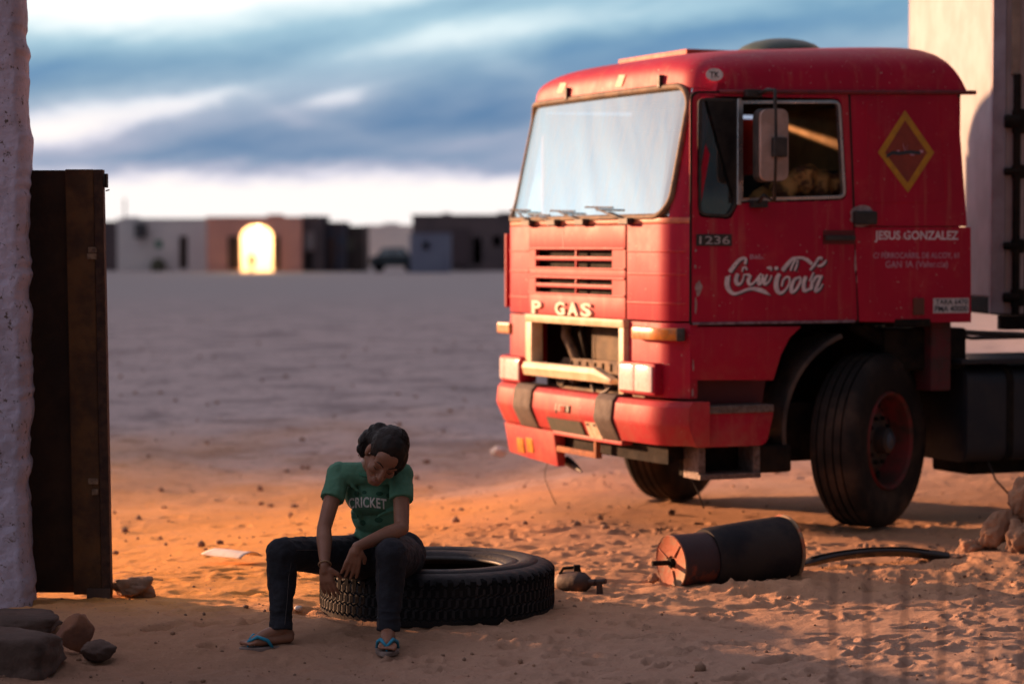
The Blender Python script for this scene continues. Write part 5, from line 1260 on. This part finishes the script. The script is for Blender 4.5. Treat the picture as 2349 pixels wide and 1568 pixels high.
def houses():
    h, loc, w, zt = far_house('white_house', 'low white flat-roofed house with a narrow dark doorway, far left across the plain', 270, 474, 506, 622, 156, 9, Wht, holes=[R4(411, 541, 431, 616)])
    a = loc(411, 541); b = loc(431, 616); MB().box(a[0] + .02, b[0] - .02, .2, .28, b[1], a[1]).build('door', mat('brown_door', (.06, .04, .032), None, .8), h)
    a = loc(312, 512); b = loc(338, 546); bevel(MB().box(a[0], b[0], -.75, -.14, b[1], a[1]).build('air_cooler', mat('grey_cooler', (.10, .11, .12), (.05, .05, .06), .7, nscale=2), h), .05)
    for x0, y0, x1, y1, c in ((362, 604, 376, 618, (.1, .16, .13)),):
        pass
    a = loc(366, 610); MB().ell((a[0], -.6, .35), (.5, .4, .55)).build('doorside_bush', mat('dusty_green', (.07, .10, .07), (.12, .11, .07), .9, nscale=3), h)
    a = loc(364, 560); MB().box(a[0] - .2, a[0] + .25, -.16, -.135, a[1] - .25, a[1] + .25).build('green_sign', mat('green_sign', (.10, .28, .20), None, .7), h)
    arch = [(553, 623), (626, 623)] + [(589.5 + 36.5 * math.cos(t), 545 - 29 * math.sin(t)) for t in np.linspace(0, math.pi, 15)]
    h, loc, w, zt = far_house('pink_house', 'low pink house with a wide brightly lit arched doorway, across the plain', 475, 692, 502, 626, 150, 7, Pnk, holes=[arch])
    wh = mat('lit_plaster', (.80, .72, .60), None, .9)
    a = loc(553, 545); b = loc(626, 623)
    room = MB(); x0, x1 = a[0] - .5, b[0] + .5
    MB().box(x0, x1, 4.0, 4.1, b[1] - .1, zt - .1).build('room_back', wh, h); MB().box(x0 - .1, x0, .13, 4.1, b[1] - .1, zt - .1).build('room_side', wh, h); MB().box(x1, x1 + .1, .13, 4.1, b[1] - .1, zt - .1).build('room_side', wh, h); MB().box(x0, x1, .13, 4.0, zt - .1, zt - .02).build('room_ceiling', wh, h)
    for u, v, nm in ((524, 551, 0), (628, 642, 1)):
        p = loc(u, 542); q = loc(v, 617); MB().box(p[0], q[0], -.30, -.22, q[1], p[1]).build('door_leaf', mat('brown_leaf', (.10, .055, .03), (.06, .03, .02), .8, nscale=1), h)
    lamp_d = bpy.data.lights.new('doorway_lamp', 'POINT'); lamp_d.energy = 430; lamp_d.color = (1, .70, .37); lamp_d.shadow_soft_size = .25
    lo = bpy.data.objects.new('doorway_lamp', lamp_d); COL.objects.link(lo); lo.parent = h; lo.location = ((a[0] + b[0]) / 2, 1.1, a[1] + .35)
    MB().ell(lo.location + Vector((0, 0, .34)), (.10, .10, .05)).build('lamp_shade', CHROME, h)
    # a small figure in the arch
    f = at(578, 618, 148.5); f.z = gz(f.x, f.y); r = empty('person', f, 'tiny figure in teal clothes standing in front of the lit archway', 'person'); mb = MB()
    mb.chain([(0, 0, .62), (0, 0, .95)], [.12, .14]); mb.cap((0, 0, 1.0), .06, (0, 0, 1.06), .05); mb.ell((0, 0, 1.16), (.085, .095, .11))
    for sg in (1, -1): mb.chain([(.07 * sg, 0, .6), (.075 * sg, -.02, .32), (.08 * sg, 0, .04)], [.075, .055, .045]); mb.cap((.08 * sg, -.06, .03), .035, (.08 * sg, .02, .035), .035); mb.chain([(.15 * sg, 0, .97), (.19 * sg, 0, .76), (.17 * sg, -.05, .56)], [.045, .036, .028])
    link('body', remesh(mb, .018, 3), mat('teal_cloth', (.02, .14, .16), (.06, .09, .09), .9, nscale=2), r, True)
    # jumble of sheds to the right of the pink house
    shed = lambda c, c2=None, n='': mat('shed_' + n, c, c2, .9, nscale=.8)
    h, loc, w, zt = far_house('storehouse', 'dark grey flat storehouse with a pale door, right of the pink house', 694, 742, 500, 622, 151, 5, DkB, holes=[R4(700, 560, 716, 618)])
    a = loc(700, 530); b = loc(722, 575); MB().box(a[0], b[0], -.22, -.14, b[1], a[1]).build('pale_hoarding', shed((.38, .40, .42), (.3, .2, .2), 'pale'), h)
    a = loc(700, 560); b = loc(716, 618); MB().box(a[0] + .02, b[0] - .02, .16, .2, b[1], a[1]).build('door', Dk, h)
    h, loc, w, zt = far_house('blue_shed', 'low dark blue shed with a rusty side sheet, middle of the far huts', 744, 790, 514, 618, 152, 5, shed((.05, .08, .13), (.10, .07, .08), 'navy'))
    a = loc(752, 545); b = loc(768, 617); MB().box(a[0], b[0], -.22, -.14, b[1], a[1]).build('rust_sheet', shed((.13, .06, .05), (.08, .06, .06), 'rust'), h)
    h, loc, w, zt = far_house('mud_hut', 'brown mud hut with patched walls, left of the parked dark car', 792, 836, 523, 617, 155, 5, shed((.17, .115, .10), (.10, .085, .08), 'mud'))
    a = loc(797, 545); b = loc(812, 575); MB().box(a[0], b[0], -.2, -.14, b[1], a[1]).build('patch_board', shed((.22, .20, .16), None, 'board'), h)
    far_house('pale_house', 'long pale house farthest off, seen over the parked dark car', 836, 946, 520, 596, 205, 6, Wht)
    far_house('blue_house', 'blue-grey plastered hut with a small dark window, in front of the brown building', 941, 1032, 540, 616, 146, 4, BluW, holes=[R4(970, 555, 986, 572)])
    h, loc, w, zt = far_house('brown_house', 'long dark brown flat-roofed building at the right of the far row, beside the red cab', 946, 1290, 497, 606, 158, 9, DkB, holes=[R4(1085, 545, 1105, 606), R4(1130, 540, 1150, 565)])
    a = loc(1035, 525); b = loc(1075, 606); MB().box(a[0], b[0], -.3, -.14, b[1], a[1]).build('lean_to', shed((.10, .075, .085), None, 'lean'), h)
    far_house('dark_house', 'dark low house half hidden behind the gate, far left', 205, 268, 512, 606, 162, 6, DkB)
    p = at(287, 622, 158); MB().tube([(p.x, p.y, 0), (p.x, p.y, at(287, 455, 158).z)], .06, 6).build('pole', mat('pale_pole', (.35, .28, .24), None, .8), None); tag(bpy.data.objects['pole'], 'thin pale pole standing behind the white house, far left', 'pole')
    # dark car
    p = at(905, 612, 150); r = empty('car', (p.x, 150, gz(p.x, 150)), 'dark blue-green car parked among the far huts, left of the blue hut', 'car'); cb_ = mat('car_teal', (.02, .05, .06), (.05, .06, .07), .4)
    prof = [(-1.5, .35), (-1.5, .95), (-1.1, 1.0), (-.7, 1.5), (.55, 1.55), (.95, 1.05), (1.5, .95), (1.55, .35)]
    k = len(prof); V = [(x, -.8, z) for x, z in prof] + [(x, .8, z) for x, z in prof]; bevel(mesh('body', V, [(i, (i + 1) % k, k + (i + 1) % k, k + i) for i in range(k)] + [tuple(reversed(range(k))), tuple(range(k, 2 * k))], cb_, r), .08)
    gl = mat('car_glass', (.30, .38, .40), None, .2)
    V = [(-.95, -.82, 1.05), (-.10, -.82, 1.05), (-.10, -.82, 1.42), (-.65, -.82, 1.42)]; mesh('window', V, [(0, 1, 2, 3)], gl, r); mesh('window', [(.0, -.82, 1.05), (.80, -.82, 1.05), (.5, -.82, 1.45), (.0, -.82, 1.45)], [(0, 1, 2, 3)], gl, r)
    for x in (-.95, .95):
        for y in (-.72, .72): MB().tube([(x, y - .1, .32), (x, y + .1, .32)], .32, 16).build('wheel', RUBBER, r)
houses()

# ------------------------------------------------------------------ the girl
def girl():
    SK = bpy.data.materials.new('skin'); SK.use_nodes = True; t = NT(SK.node_tree); b = t.n['Principled BSDF']; tc = t.n.new('ShaderNodeTexCoord').outputs['Object']
    t.put(b.inputs['Base Color'], t.mix(t.mapr(t.noise(tc, 14., 4), .3, .7), (.30, .135, .080), (.245, .105, .062))); b.inputs['Roughness'].default_value = .5
    b.inputs['Subsurface Weight'].default_value = .08; b.inputs['Subsurface Radius'].default_value = (.010, .004, .002)
    base = Vector((-.62, 10.5, 0)); root = empty('person', base, 'girl in green T-shirt and dark jeans sitting head bowed on the lying tyre', 'person')
    Q = lambda fx, fy, Y: A(fx, fy, Y) - base
    # joints
    hipC = Q(958, 1392, 10.62); hipR = hipC + Vector((-.085, -.01, .0)); hipL = hipC + Vector((.085, -.01, 0))
    kneeR = Q(704, 1382, 10.20); ankR = Q(702, 1572, 10.14)
    kneeL = Q(978, 1384, 10.06); ankL = Q(970, 1574, 10.03)
    chest = Q(938, 1240, 10.46); neck0 = Q(926, 1166, 10.40)
    shR = Q(847, 1184, 10.40); shL = Q(1003, 1186, 10.38)
    elR = Q(810, 1320, 10.25); wrR = Q(812, 1412, 10.12)
    elL = Q(1004, 1320, 10.22); wrL = Q(892, 1366, 10.03)
    # head
    hc = Q(962, 1140, 10.26)
    M = Matrix.Rotation(rad(22), 3, Vector((0, 1, 0))) @ Matrix.Rotation(rad(16), 3, 'Z') @ Matrix.Rotation(rad(-40), 3, 'X')
    # local head axes: x = her left (viewer's right), y = ahead, z = up ; ahead faces the viewer
    B = Matrix(((1, 0, 0), (0, -1, 0), (0, 0, 1)))
    k_ = .98
    def hp(x, y, z):
        v = M @ Matrix(((1, 0, 0), (0, 1, 0), (0, 0, 1))) @ Vector((x * k_, -y * k_, z * k_)); return hc + v
    M = Matrix.Rotation(rad(22), 3, Vector((0, 1, 0))) @ Matrix.Rotation(rad(16), 3, 'Z') @ Matrix.Rotation(rad(38), 3, 'X')
    HR = M.copy()
    body = MB()
    he = lambda c, r: body.ell(hp(*c), tuple(q * k_ for q in r), HR, 20, 14)
    hcap = lambda a, ra, b_, rb: body.cap(hp(*a), ra * k_, hp(*b_), rb * k_)
    he((0, -.015, .035), (.074, .095, .085)); he((0, .022, -.025), (.060, .066, .080)); he((0, .058, .045), (.055, .032, .045))
    for s in (1, -1):
        hcap((.056 * s, -.005, -.048), .020, (.012 * s, .066, -.098), .019)
        he((.036 * s, .058, -.028), (.026, .026, .026)); hcap((.012 * s, .083, .022), .011, (.044 * s, .070, .020), .012)
        he((.031 * s, .070, .000), (.0155, .012, .011)); he((.0765 * s, -.012, -.006), (.010, .021, .033)); he((.0115 * s, .097, -.036), (.0085, .010, .008))
    hcap((0, .086, .014), .009, (0, .108, -.030), .0125); he((0, .085, -.064), (.024, .012, .008)); he((0, .083, -.076), (.020, .012, .008)); he((0, .070, -.100), (.020, .018, .016))
    body.chain([hp(0, -.025, -.05), neck0 + Vector((0, .01, -.01))], [.050, .054])
    # trunk under the clothes
    body.chain([neck0 + Vector((0, .0, -.02)), chest, hipC + Vector((0, 0, .06))], [.046, .062, .070]); body.cap(shR, .040, shL, .045)
    body.cap(hipR, .07, hipL, .07)
    for hip, kn, an in ((hipR, kneeR, ankR), (hipL, kneeL, ankL)): body.chain([hip, kn, kn.lerp(an, .5) + Vector((0, .012, 0)), an + Vector((0, 0, .02))], [.060, .040, .036, .031])
    # arms
    body.chain([shR, shR.lerp(elR, .5), elR], [.042, .036, .031]); body.chain([elR, elR.lerp(wrR, .30), elR.lerp(wrR, .7), wrR], [.031, .0345, .027, .0205])
    body.chain([shL, shL.lerp(elL, .5), elL], [.042, .036, .032]); body.chain([elL, elL.lerp(wrL, .30), elL.lerp(wrL, .7), wrL], [.032, .0345, .027, .0205])
    # hands: palm, four curled fingers, thumb
    def hand(wr, d, side, palm_n, curl, spread=.019):
        d = d.normalized(); n = (palm_n - d * palm_n.dot(d)).normalized(); s = d.cross(n) * side
        body.chain([wr, wr + d * .022], [.0215, .022], 12)
        for u in (-.024, -.008, .008, .024): body.cap(wr + d * .020 + s * u * .65, .0135, wr + d * .068 + s * u, .0115, 10)
        ln = (.052, .064, .069, .060)
        for i, u in enumerate((-.030, -.0105, .0095, .029)):
            p = wr + d * .070 + s * u * .95; dd = (d + s * u * 3.2).normalized(); pts = [p]
            for j, f in enumerate((.45, .32, .26)):
                ang = curl * (.5, 1.0, 1.35)[j]; pts.append(pts[-1] + (dd * math.cos(ang) + n * math.sin(ang)) * ln[i] * f * 1.12)
            body.chain(pts, [.0090, .0083, .0076, .0066], 10)
        p = wr + d * .022 + s * .024; body.chain([p, p + (d * .55 + s * .62 + n * .35).normalized() * .034, p + (d * .55 + s * .62 + n * .35).normalized() * .034 + (d * .85 + s * .2 + n * .5).normalized() * .026], [.0125, .0100, .0078], 10)
    hand(wrR, Q(822, 1482, 10.12) - wrR, 1, Vector((.35, .75, -.1)), .55)
    hand(wrL, Q(872, 1450, 10.03) - wrL, 1, Vector((-.25, .55, -.5)), .50)
    # feet
    def foot(an, toe, sidev):
        d = (toe - an); d.z = 0; d.normalize(); s = Vector((-d.y, d.x, 0)); g = an.z - .062
        heel = an - d * .035
        body.chain([an + Vector((0, 0, .02)), heel + Vector((0, 0, -.025))], [.031, .026], 12); body.chain([an, an + d * .07 + Vector((0, 0, -.022)), an + d * .115 + Vector((0, 0, -.036))], [.031, .027, .020], 12)
        for u in (-.022, 0, .022): body.cap(heel + Vector((0, 0, -.036)) + s * u * .45, .021, an + d * .115 + s * u + Vector((0, 0, -.046)), .0145, 10)
        for i, u in enumerate((-.030, -.0145, .0, .0145, .031)):
            L = (.030, .034, .037, .040, .046)[i if sidev > 0 else 4 - i]; r = (.0072, .0075, .008, .0085, .0115)[i if sidev > 0 else 4 - i]
            p = an + d * .118 + s * u + Vector((0, 0, -.046)); body.cap(p, r * 1.05, p + d * L + Vector((0, 0, -.004)), r * .92, 10)
        return d, s, an + d * .058 + Vector((0, 0, -.066))
    toeR = Q(596, 1606, 10.06); toeL = Q(967, 1632, 9.9)
    ftR = foot(ankR, toeR, -1); ftL = foot(ankL, toeL, 1)
    me = remesh(body, .0042, 4)
    link('body', me, SK, root, True)
    # face details: brows, lids, lips
    HAIRM = mat('dark_hair', (.008, .0055, .005), (.018, .010, .007), .55, nscale=18, spec=.25)
    LIP = mat('lips', (.27, .105, .075), None, .45); LID = mat('lash_line', (.018, .012, .010), None, .6)
    for s in (1, -1):
        MB().tube([hp(.012 * s, .0965, .026), hp(.030 * s, .0895, .034), hp(.049 * s, .074, .027)], [.0022, .0026, .0012], 6).build('eyebrow', HAIRM, root)
        MB().tube([hp(.017 * s, .0825, -.006), hp(.031 * s, .0845, -.0105), hp(.046 * s, .0745, -.005)], [.0010, .0016, .0010], 6).build('eyelid_line', LID, root)
    MB().tube([hp(-.022, .0905, -.070), hp(-.008, .0975, -.068), hp(0, .0980, -.0695), hp(.008, .0975, -.068), hp(.022, .0905, -.070)], [.002, .0042, .0038, .0042, .002], 8).build('lips', LIP, root, True)
    # hair: cap, long lock on the far side, tied curls behind the ear
    hb = MB(); hh = lambda c, r: hb.ell(hp(*c), tuple(q * k_ for q in r), HR, 22, 14)
    hh((0, -.024, .042), (.0795, .100, .0915)); hh((0, .002, .080), (.066, .072, .052)); hh((.040, .0, .04), (.044, .082, .074)); hh((-.040, -.022, .045), (.042, .076, .070))
    hh((.066, .018, .026), (.024, .050, .062)); hh((.071, .012, -.022), (.016, .034, .050)); hh((-.01, -.080, -.02), (.060, .045, .060)); hh((-.050, -.082, -.02), (.045, .036, .045)); hh((-.055, -.055, .02), (.034, .046, .05))
    for q in np.linspace(0, 1, 5): hh((-.045 - .035 * q, -.06 - .03 * q, .045 - .085 * q), (.040 - .006 * q, .040, .040 - .006 * q))
    for fx, fy, yy, r_ in ((950, 1074, 10.29, .034), (938, 1080, 10.31, .036), (924, 1092, 10.32, .036), (914, 1106, 10.32, .032), (930, 1100, 10.32, .036), (904, 1122, 10.32, .024), (926, 1110, 10.36, .034), (908, 1134, 10.33, .018)): hb.ell(Q(fx, fy, yy), (r_,) * 3)
    bun = Q(905, 1118, 10.32)
    hair = link('hair', remesh(hb, .0045, 5, .006, .02), HAIRM, root, True)
    st = MB(); r4 = random.Random(11)
    for j in range(150):                                # combed strands from the parting over the skull
        th = r4.uniform(-1.5, 1.5); side = -1 if r4.random() < .5 else 1; pts = []
        y0 = r4.uniform(-.07, .075)
        for q in np.linspace(0, 1, 7):
            a = (.12 + 1.45 * q) * side; yy = y0 - .055 * q * q - .01
            R1 = .0815 * math.sqrt(max(.05, 1 - ((yy + .024) / .105) ** 2)) + r4.uniform(-.001, .002)
            pts.append(hp(R1 * math.sin(a) + .012 * (1 - q), yy, .044 + R1 * 1.06 * math.cos(a)))
        st.tube(pts, [.0016] * 6 + [.0006], 4)
    for j in range(90):                                 # loose wavy hair drawn back behind the ear
        a = r4.random(); p0 = Q(958 - 22 * a + r4.uniform(-8, 8), 1062 + 14 * a + r4.uniform(-5, 10), 10.30 + r4.uniform(-.03, .03)); p3 = Q(903 + r4.uniform(-8, 22), 1128 + r4.uniform(-16, 20), 10.30 + r4.uniform(-.03, .03))
        p1 = Q(930 - 14 * a, 1072 + 12 * a, 10.275); p2 = Q(906 + r4.uniform(-4, 8), 1100 + r4.uniform(-6, 6), 10.285); pts = []; ph = r4.uniform(0, 6.28)
        for q in np.linspace(0, 1, 12):
            b_ = p0 * (1 - q) ** 3 + p1 * 3 * q * (1 - q) ** 2 + p2 * 3 * q * q * (1 - q) + p3 * q ** 3
            pts.append(b_ + Vector((math.sin(ph + q * 9), math.cos(ph + q * 8), math.cos(ph + q * 9))) * .0035 * q)
        st.tube(pts, [.0024] * 9 + [.0018, .0012, .0006], 5)
    for j in range(16):                                 # flyaways on the crown
        a = r4.uniform(-1.1, .3); p = hp(.086 * math.sin(a), r4.uniform(-.08, .0), .044 + .090 * math.cos(a)); d = Vector((-.5, 0, r4.uniform(-.1, .6))).normalized()
        st.tube([p, p + d * .012, p + d * .020 + Vector((-.010, 0, -.006))], [.0006, .0005, .0003], 3)
    tag(st.build('hair_strands', HAIRM, hair), kind='stuff')
    # T-shirt
    tee = bpy.data.materials.new('green_cotton'); tee.use_nodes = True; t = NT(tee.node_tree); b = t.n['Principled BSDF']; tc = t.n.new('ShaderNodeTexCoord').outputs['Object']
    t.put(b.inputs['Base Color'], t.mix(t.mapr(t.noise(tc, 9., 4), .35, .68), (.085, .225, .145), (.065, .185, .115))); b.inputs['Roughness'].default_value = .85
    bn = t.n.new('ShaderNodeBump'); bn.inputs['Strength'].default_value = .35; bn.inputs['Distance'].default_value = .006; t.l.new(t.noise(tc, 24., 4, .6, .6), bn.inputs['Height']); t.l.new(bn.outputs[0], b.inputs['Normal'])
    sh = MB(); waist = Q(950, 1326, 10.56); hem = hipC + Vector((.01, .02, .055))
    E3 = lambda p, r, Mx=None: sh.ell(p, r, Mx, 24, 14)
    E3(neck0.lerp(chest, .30) + Vector((.002, .02, -.012)), (.112, .082, .060)); E3(chest + Vector((-.004, 0, .01)), (.132, .100, .098)); E3(chest.lerp(waist, .55), (.118, .100, .090)); E3(waist, (.112, .104, .075)); E3(hem + Vector((.018, 0, .012)), (.122, .118, .050))
    sh.cap(shR + Vector((.03, 0, .002)), .052, shL + Vector((-.03, 0, .002)), .052)
    for s_, e_ in ((shR, elR), (shL, elL)):
        d = (e_ - s_).normalized(); sh.cap(s_ - d * .002, .053, s_ + d * .030, .050)
        sh.tube([s_ + d * .01, s_ + d * .06, s_ + d * .128], [.050, .050, .052], 28)
    for a_, b_, r in ((chest + Vector((-.09, -.06, -.03)), waist + Vector((-.05, -.10, .02)), .014), (waist + Vector((-.095, -.05, .03)), waist + Vector((.02, -.105, -.02)), .013), (waist + Vector((-.10, -.04, -.01)), waist + Vector((.0, -.108, -.045)), .014), (waist + Vector((.08, -.07, .0)), waist + Vector((-.01, -.105, .03)), .012), (chest + Vector((.085, -.06, -.05)), chest + Vector((.02, -.10, -.075)), .010), (shR + Vector((.03, -.045, -.01)), chest + Vector((-.06, -.09, .02)), .010)): sh.cap(a_, r, b_, r * .8)
    sme = remesh(sh, .0048, 3, .010, .040)
    shirt = link('t_shirt', sme, tee, root, True)
    # round neckline opening rim
    ng = neck0 + Vector((.010, -.022, -.002)); rim = []
    for a in np.linspace(0, 2 * math.pi, 33): rim.append(ng + Vector((.066 * math.cos(a), .050 * math.sin(a) - .012 * 0, -.030 * (1 - math.sin(a)) * .9 + .02)))
    MB().tube(rim, .0065, 8, cap=False).build('neckband', mat('neckband', (.030, .15, .088), None, .85), shirt, True)
    bvh = BVHTree.FromPolygons([v.co.copy() for v in sme.vertices], [tuple(p.vertices) for p in sme.polygons])
    def print_on(name, V, Fc, org, ux, uz, m, off=.0022):
        bm = bmesh.new(); vs = [bm.verts.new((v[0], v[1], 0)) for v in V]
        for f in Fc:
            try: bm.faces.new([vs[i] for i in f])
            except ValueError: pass
        bmesh.ops.triangulate(bm, faces=bm.faces[:])
        for _ in range(2): bmesh.ops.subdivide_edges(bm, edges=[e for e in bm.edges if e.calc_length() > .008], cuts=1, use_grid_fill=False); bmesh.ops.triangulate(bm, faces=bm.faces[:])
        dead = []
        for v in bm.verts:
            p = org + ux * v.co.x + uz * v.co.y; hit = bvh.ray_cast(p + Vector((0, -.3, 0)), Vector((0, 1, 0)))
            if hit[0]: v.co = hit[0] + Vector((0, -off, 0))
            else: dead.append(v)
        bmesh.ops.delete(bm, geom=dead, context='VERTS')
        me = bpy.data.meshes.new(name); bm.to_mesh(me); bm.free(); return link(name, me, m, shirt)
    pw = mat('worn_white_ink', (.80, .80, .77), (.55, .60, .56), .8, nscale=60, lo=.45, hi=.65)
    a, b_ = Q(871, 1246, 10.4), Q(967, 1265, 10.4)
    dirv = Vector((b_.x - a.x, 0, (Q(967, 1272, 10.4).z - Q(871, 1272, 10.4).z)))
    xk = 0.
    Vt, Ft = text2d('CRICKET', 1., .028, width=dirv.length, height=.0475, spacing=1.06)
    vv = [(v[0], v[1] + .010 * math.sin(math.pi * v[0] / dirv.length)) for v in Vt]
    print_on('shirt_lettering', vv, Ft, Q(871, 1272, 10.4), dirv.normalized(), Vector((0, 0, 1)), pw)
    dkg = mat('dark_green_ink', (.018, .085, .050), None, .85); ltg = mat('light_green_ink', (.075, .20, .13), None, .85)
    disc = lambda rx, ry, n=16: ([(rx * math.cos(2 * math.pi * i / n), ry * math.sin(2 * math.pi * i / n)) for i in range(n)], [tuple(range(n))])
    for fx, fy, rx, ry, m in ((918, 1284, .022, .020, ltg), (893, 1232, .012, .014, dkg), (912, 1228, .010, .008, dkg), (950, 1231, .016, .009, dkg), (972, 1236, .010, .010, dkg), (884, 1292, .020, .014, dkg), (905, 1308, .014, .013, dkg), (946, 1300, .018, .012, dkg)):
        V, Fc = disc(rx, ry); print_on('shirt_print', V, Fc, Q(fx, fy, 10.4), Vector((1, 0, 0)), Vector((0, 0, 1)), m, .0018)
    # jeans
    jn = mat('dark_denim', (.005, .006, .011), (.011, .012, .021), .85, nscale=7, bump=.5, bscale=26)
    jb = MB(); jb.cap(hipR + Vector((0, 0, .01)), .108, hipL + Vector((0, 0, .01)), .108); jb.ell(hipC + Vector((0, .02, .05)), (.125, .110, .07))
    for hip, kn, an in ((hipR, kneeR, ankR), (hipL, kneeL, ankL)):
        up = Vector((0, 0, .0))
        jb.chain([hip, hip.lerp(kn, .5), kn], [.102, .084, .067], 20); d = (an - kn)
        calf = kn + d * .35 + Vector((0, .022, 0)); jb.chain([kn, calf, kn + d * .70 + Vector((0, .008, 0))], [.066, .062, .050], 20)
        jb.tube([kn + d * .62 + Vector((0, .01, 0)), kn + d * .86 + Vector((0, .006, 0)), an + d.normalized() * .004 + Vector((0, .004, 0))], [.050, .047, .052], 22)
        for q in (.74, .84, .93): p = kn + d * q + Vector((0, .006, 0)); jb.ell(p, (.053, .053, .011), None, 18, 8)
        for q in (-.05, .06): p = kn + d * q; jb.ell(p + (hip - kn).normalized() * .02, (.070, .066, .016), None, 16, 8)
    jeans = link('jeans', remesh(jb, .0055, 4, .014, .045), jn, root, True)
    seam = mat('seam_thread', (.060, .050, .050), None, .8)
    bvj = BVHTree.FromPolygons([v.co.copy() for v in jeans.data.vertices], [tuple(p.vertices) for p in jeans.data.polygons])
    def on_jeans(pts):
        out = []
        for fx, fy in pts:
            o = Q(fx, fy, 9.4); e = (Q(fx, fy, 10.4) - o).normalized(); h_ = bvj.ray_cast(o, e)
            if h_[0]: out.append(h_[0] - e * .001)
        return out
    for pts in ([(728, 1405), (722, 1440), (718, 1500), (712, 1560)], [(948, 1420), (946, 1470), (945, 1520), (947, 1570)], [(741, 1374), (770, 1374), (800, 1374)]):
        q = on_jeans(pts)
        if len(q) > 1: MB().tube(q, .0016, 5).build('seam', seam, jeans)
    # bracelet
    d = (wrR - elR).normalized(); e1 = d.orthogonal().normalized(); e2 = d.cross(e1); c = wrR - d * .004
    MB().tube([c + (e1 * math.cos(a) + e2 * math.sin(a)) * .0262 for a in np.linspace(0, 2 * math.pi, 25)], .0032, 6, cap=False).build('bracelet', mat('tan_cord', (.34, .20, .11), None, .7), root, True)
    # flip-flops
    sole = mat('foam_sole', (.26, .20, .18), (.17, .12, .10), .8, nscale=20); blue = mat('turquoise_strap', (.01, .26, .42), None, .5)
    for (d, s, c) in (ftR, ftL):
        lp = []
        for a in np.linspace(0, 2 * math.pi, 29)[:-1]:
            x = .128 * math.cos(a); wd = .043 + .008 * math.cos(a) - .006 * math.cos(2 * a); lp.append((x, wd * math.sin(a)))
        V = [c + d * x + s * y + Vector((0, 0, -.016)) for x, y in lp] + [c + d * x + s * y + Vector((0, 0, .002)) for x, y in lp]; k = len(lp)
        fl = bevel(mesh('flip_flop', V, [(i, (i + 1) % k, k + (i + 1) % k, k + i) for i in range(k)] + [tuple(reversed(range(k))), tuple(range(k, 2 * k))], sole, root), .004)
        tip = c + d * .088 + Vector((0, 0, .022))
        for u in (-1, 1):
            MB().tube([tip, c + d * .055 + s * .026 * u + Vector((0, 0, .046)), c + d * .015 + s * .040 * u + Vector((0, 0, .030)), c - d * .005 + s * .045 * u + Vector((0, 0, .0))], [.0055, .0075, .0075, .006], 8).build('strap', blue, fl, True)
        MB().tube([tip + Vector((0, 0, .004)), tip + Vector((0, 0, -.022))], .0045, 6).build('toe_post', blue, fl)
girl()
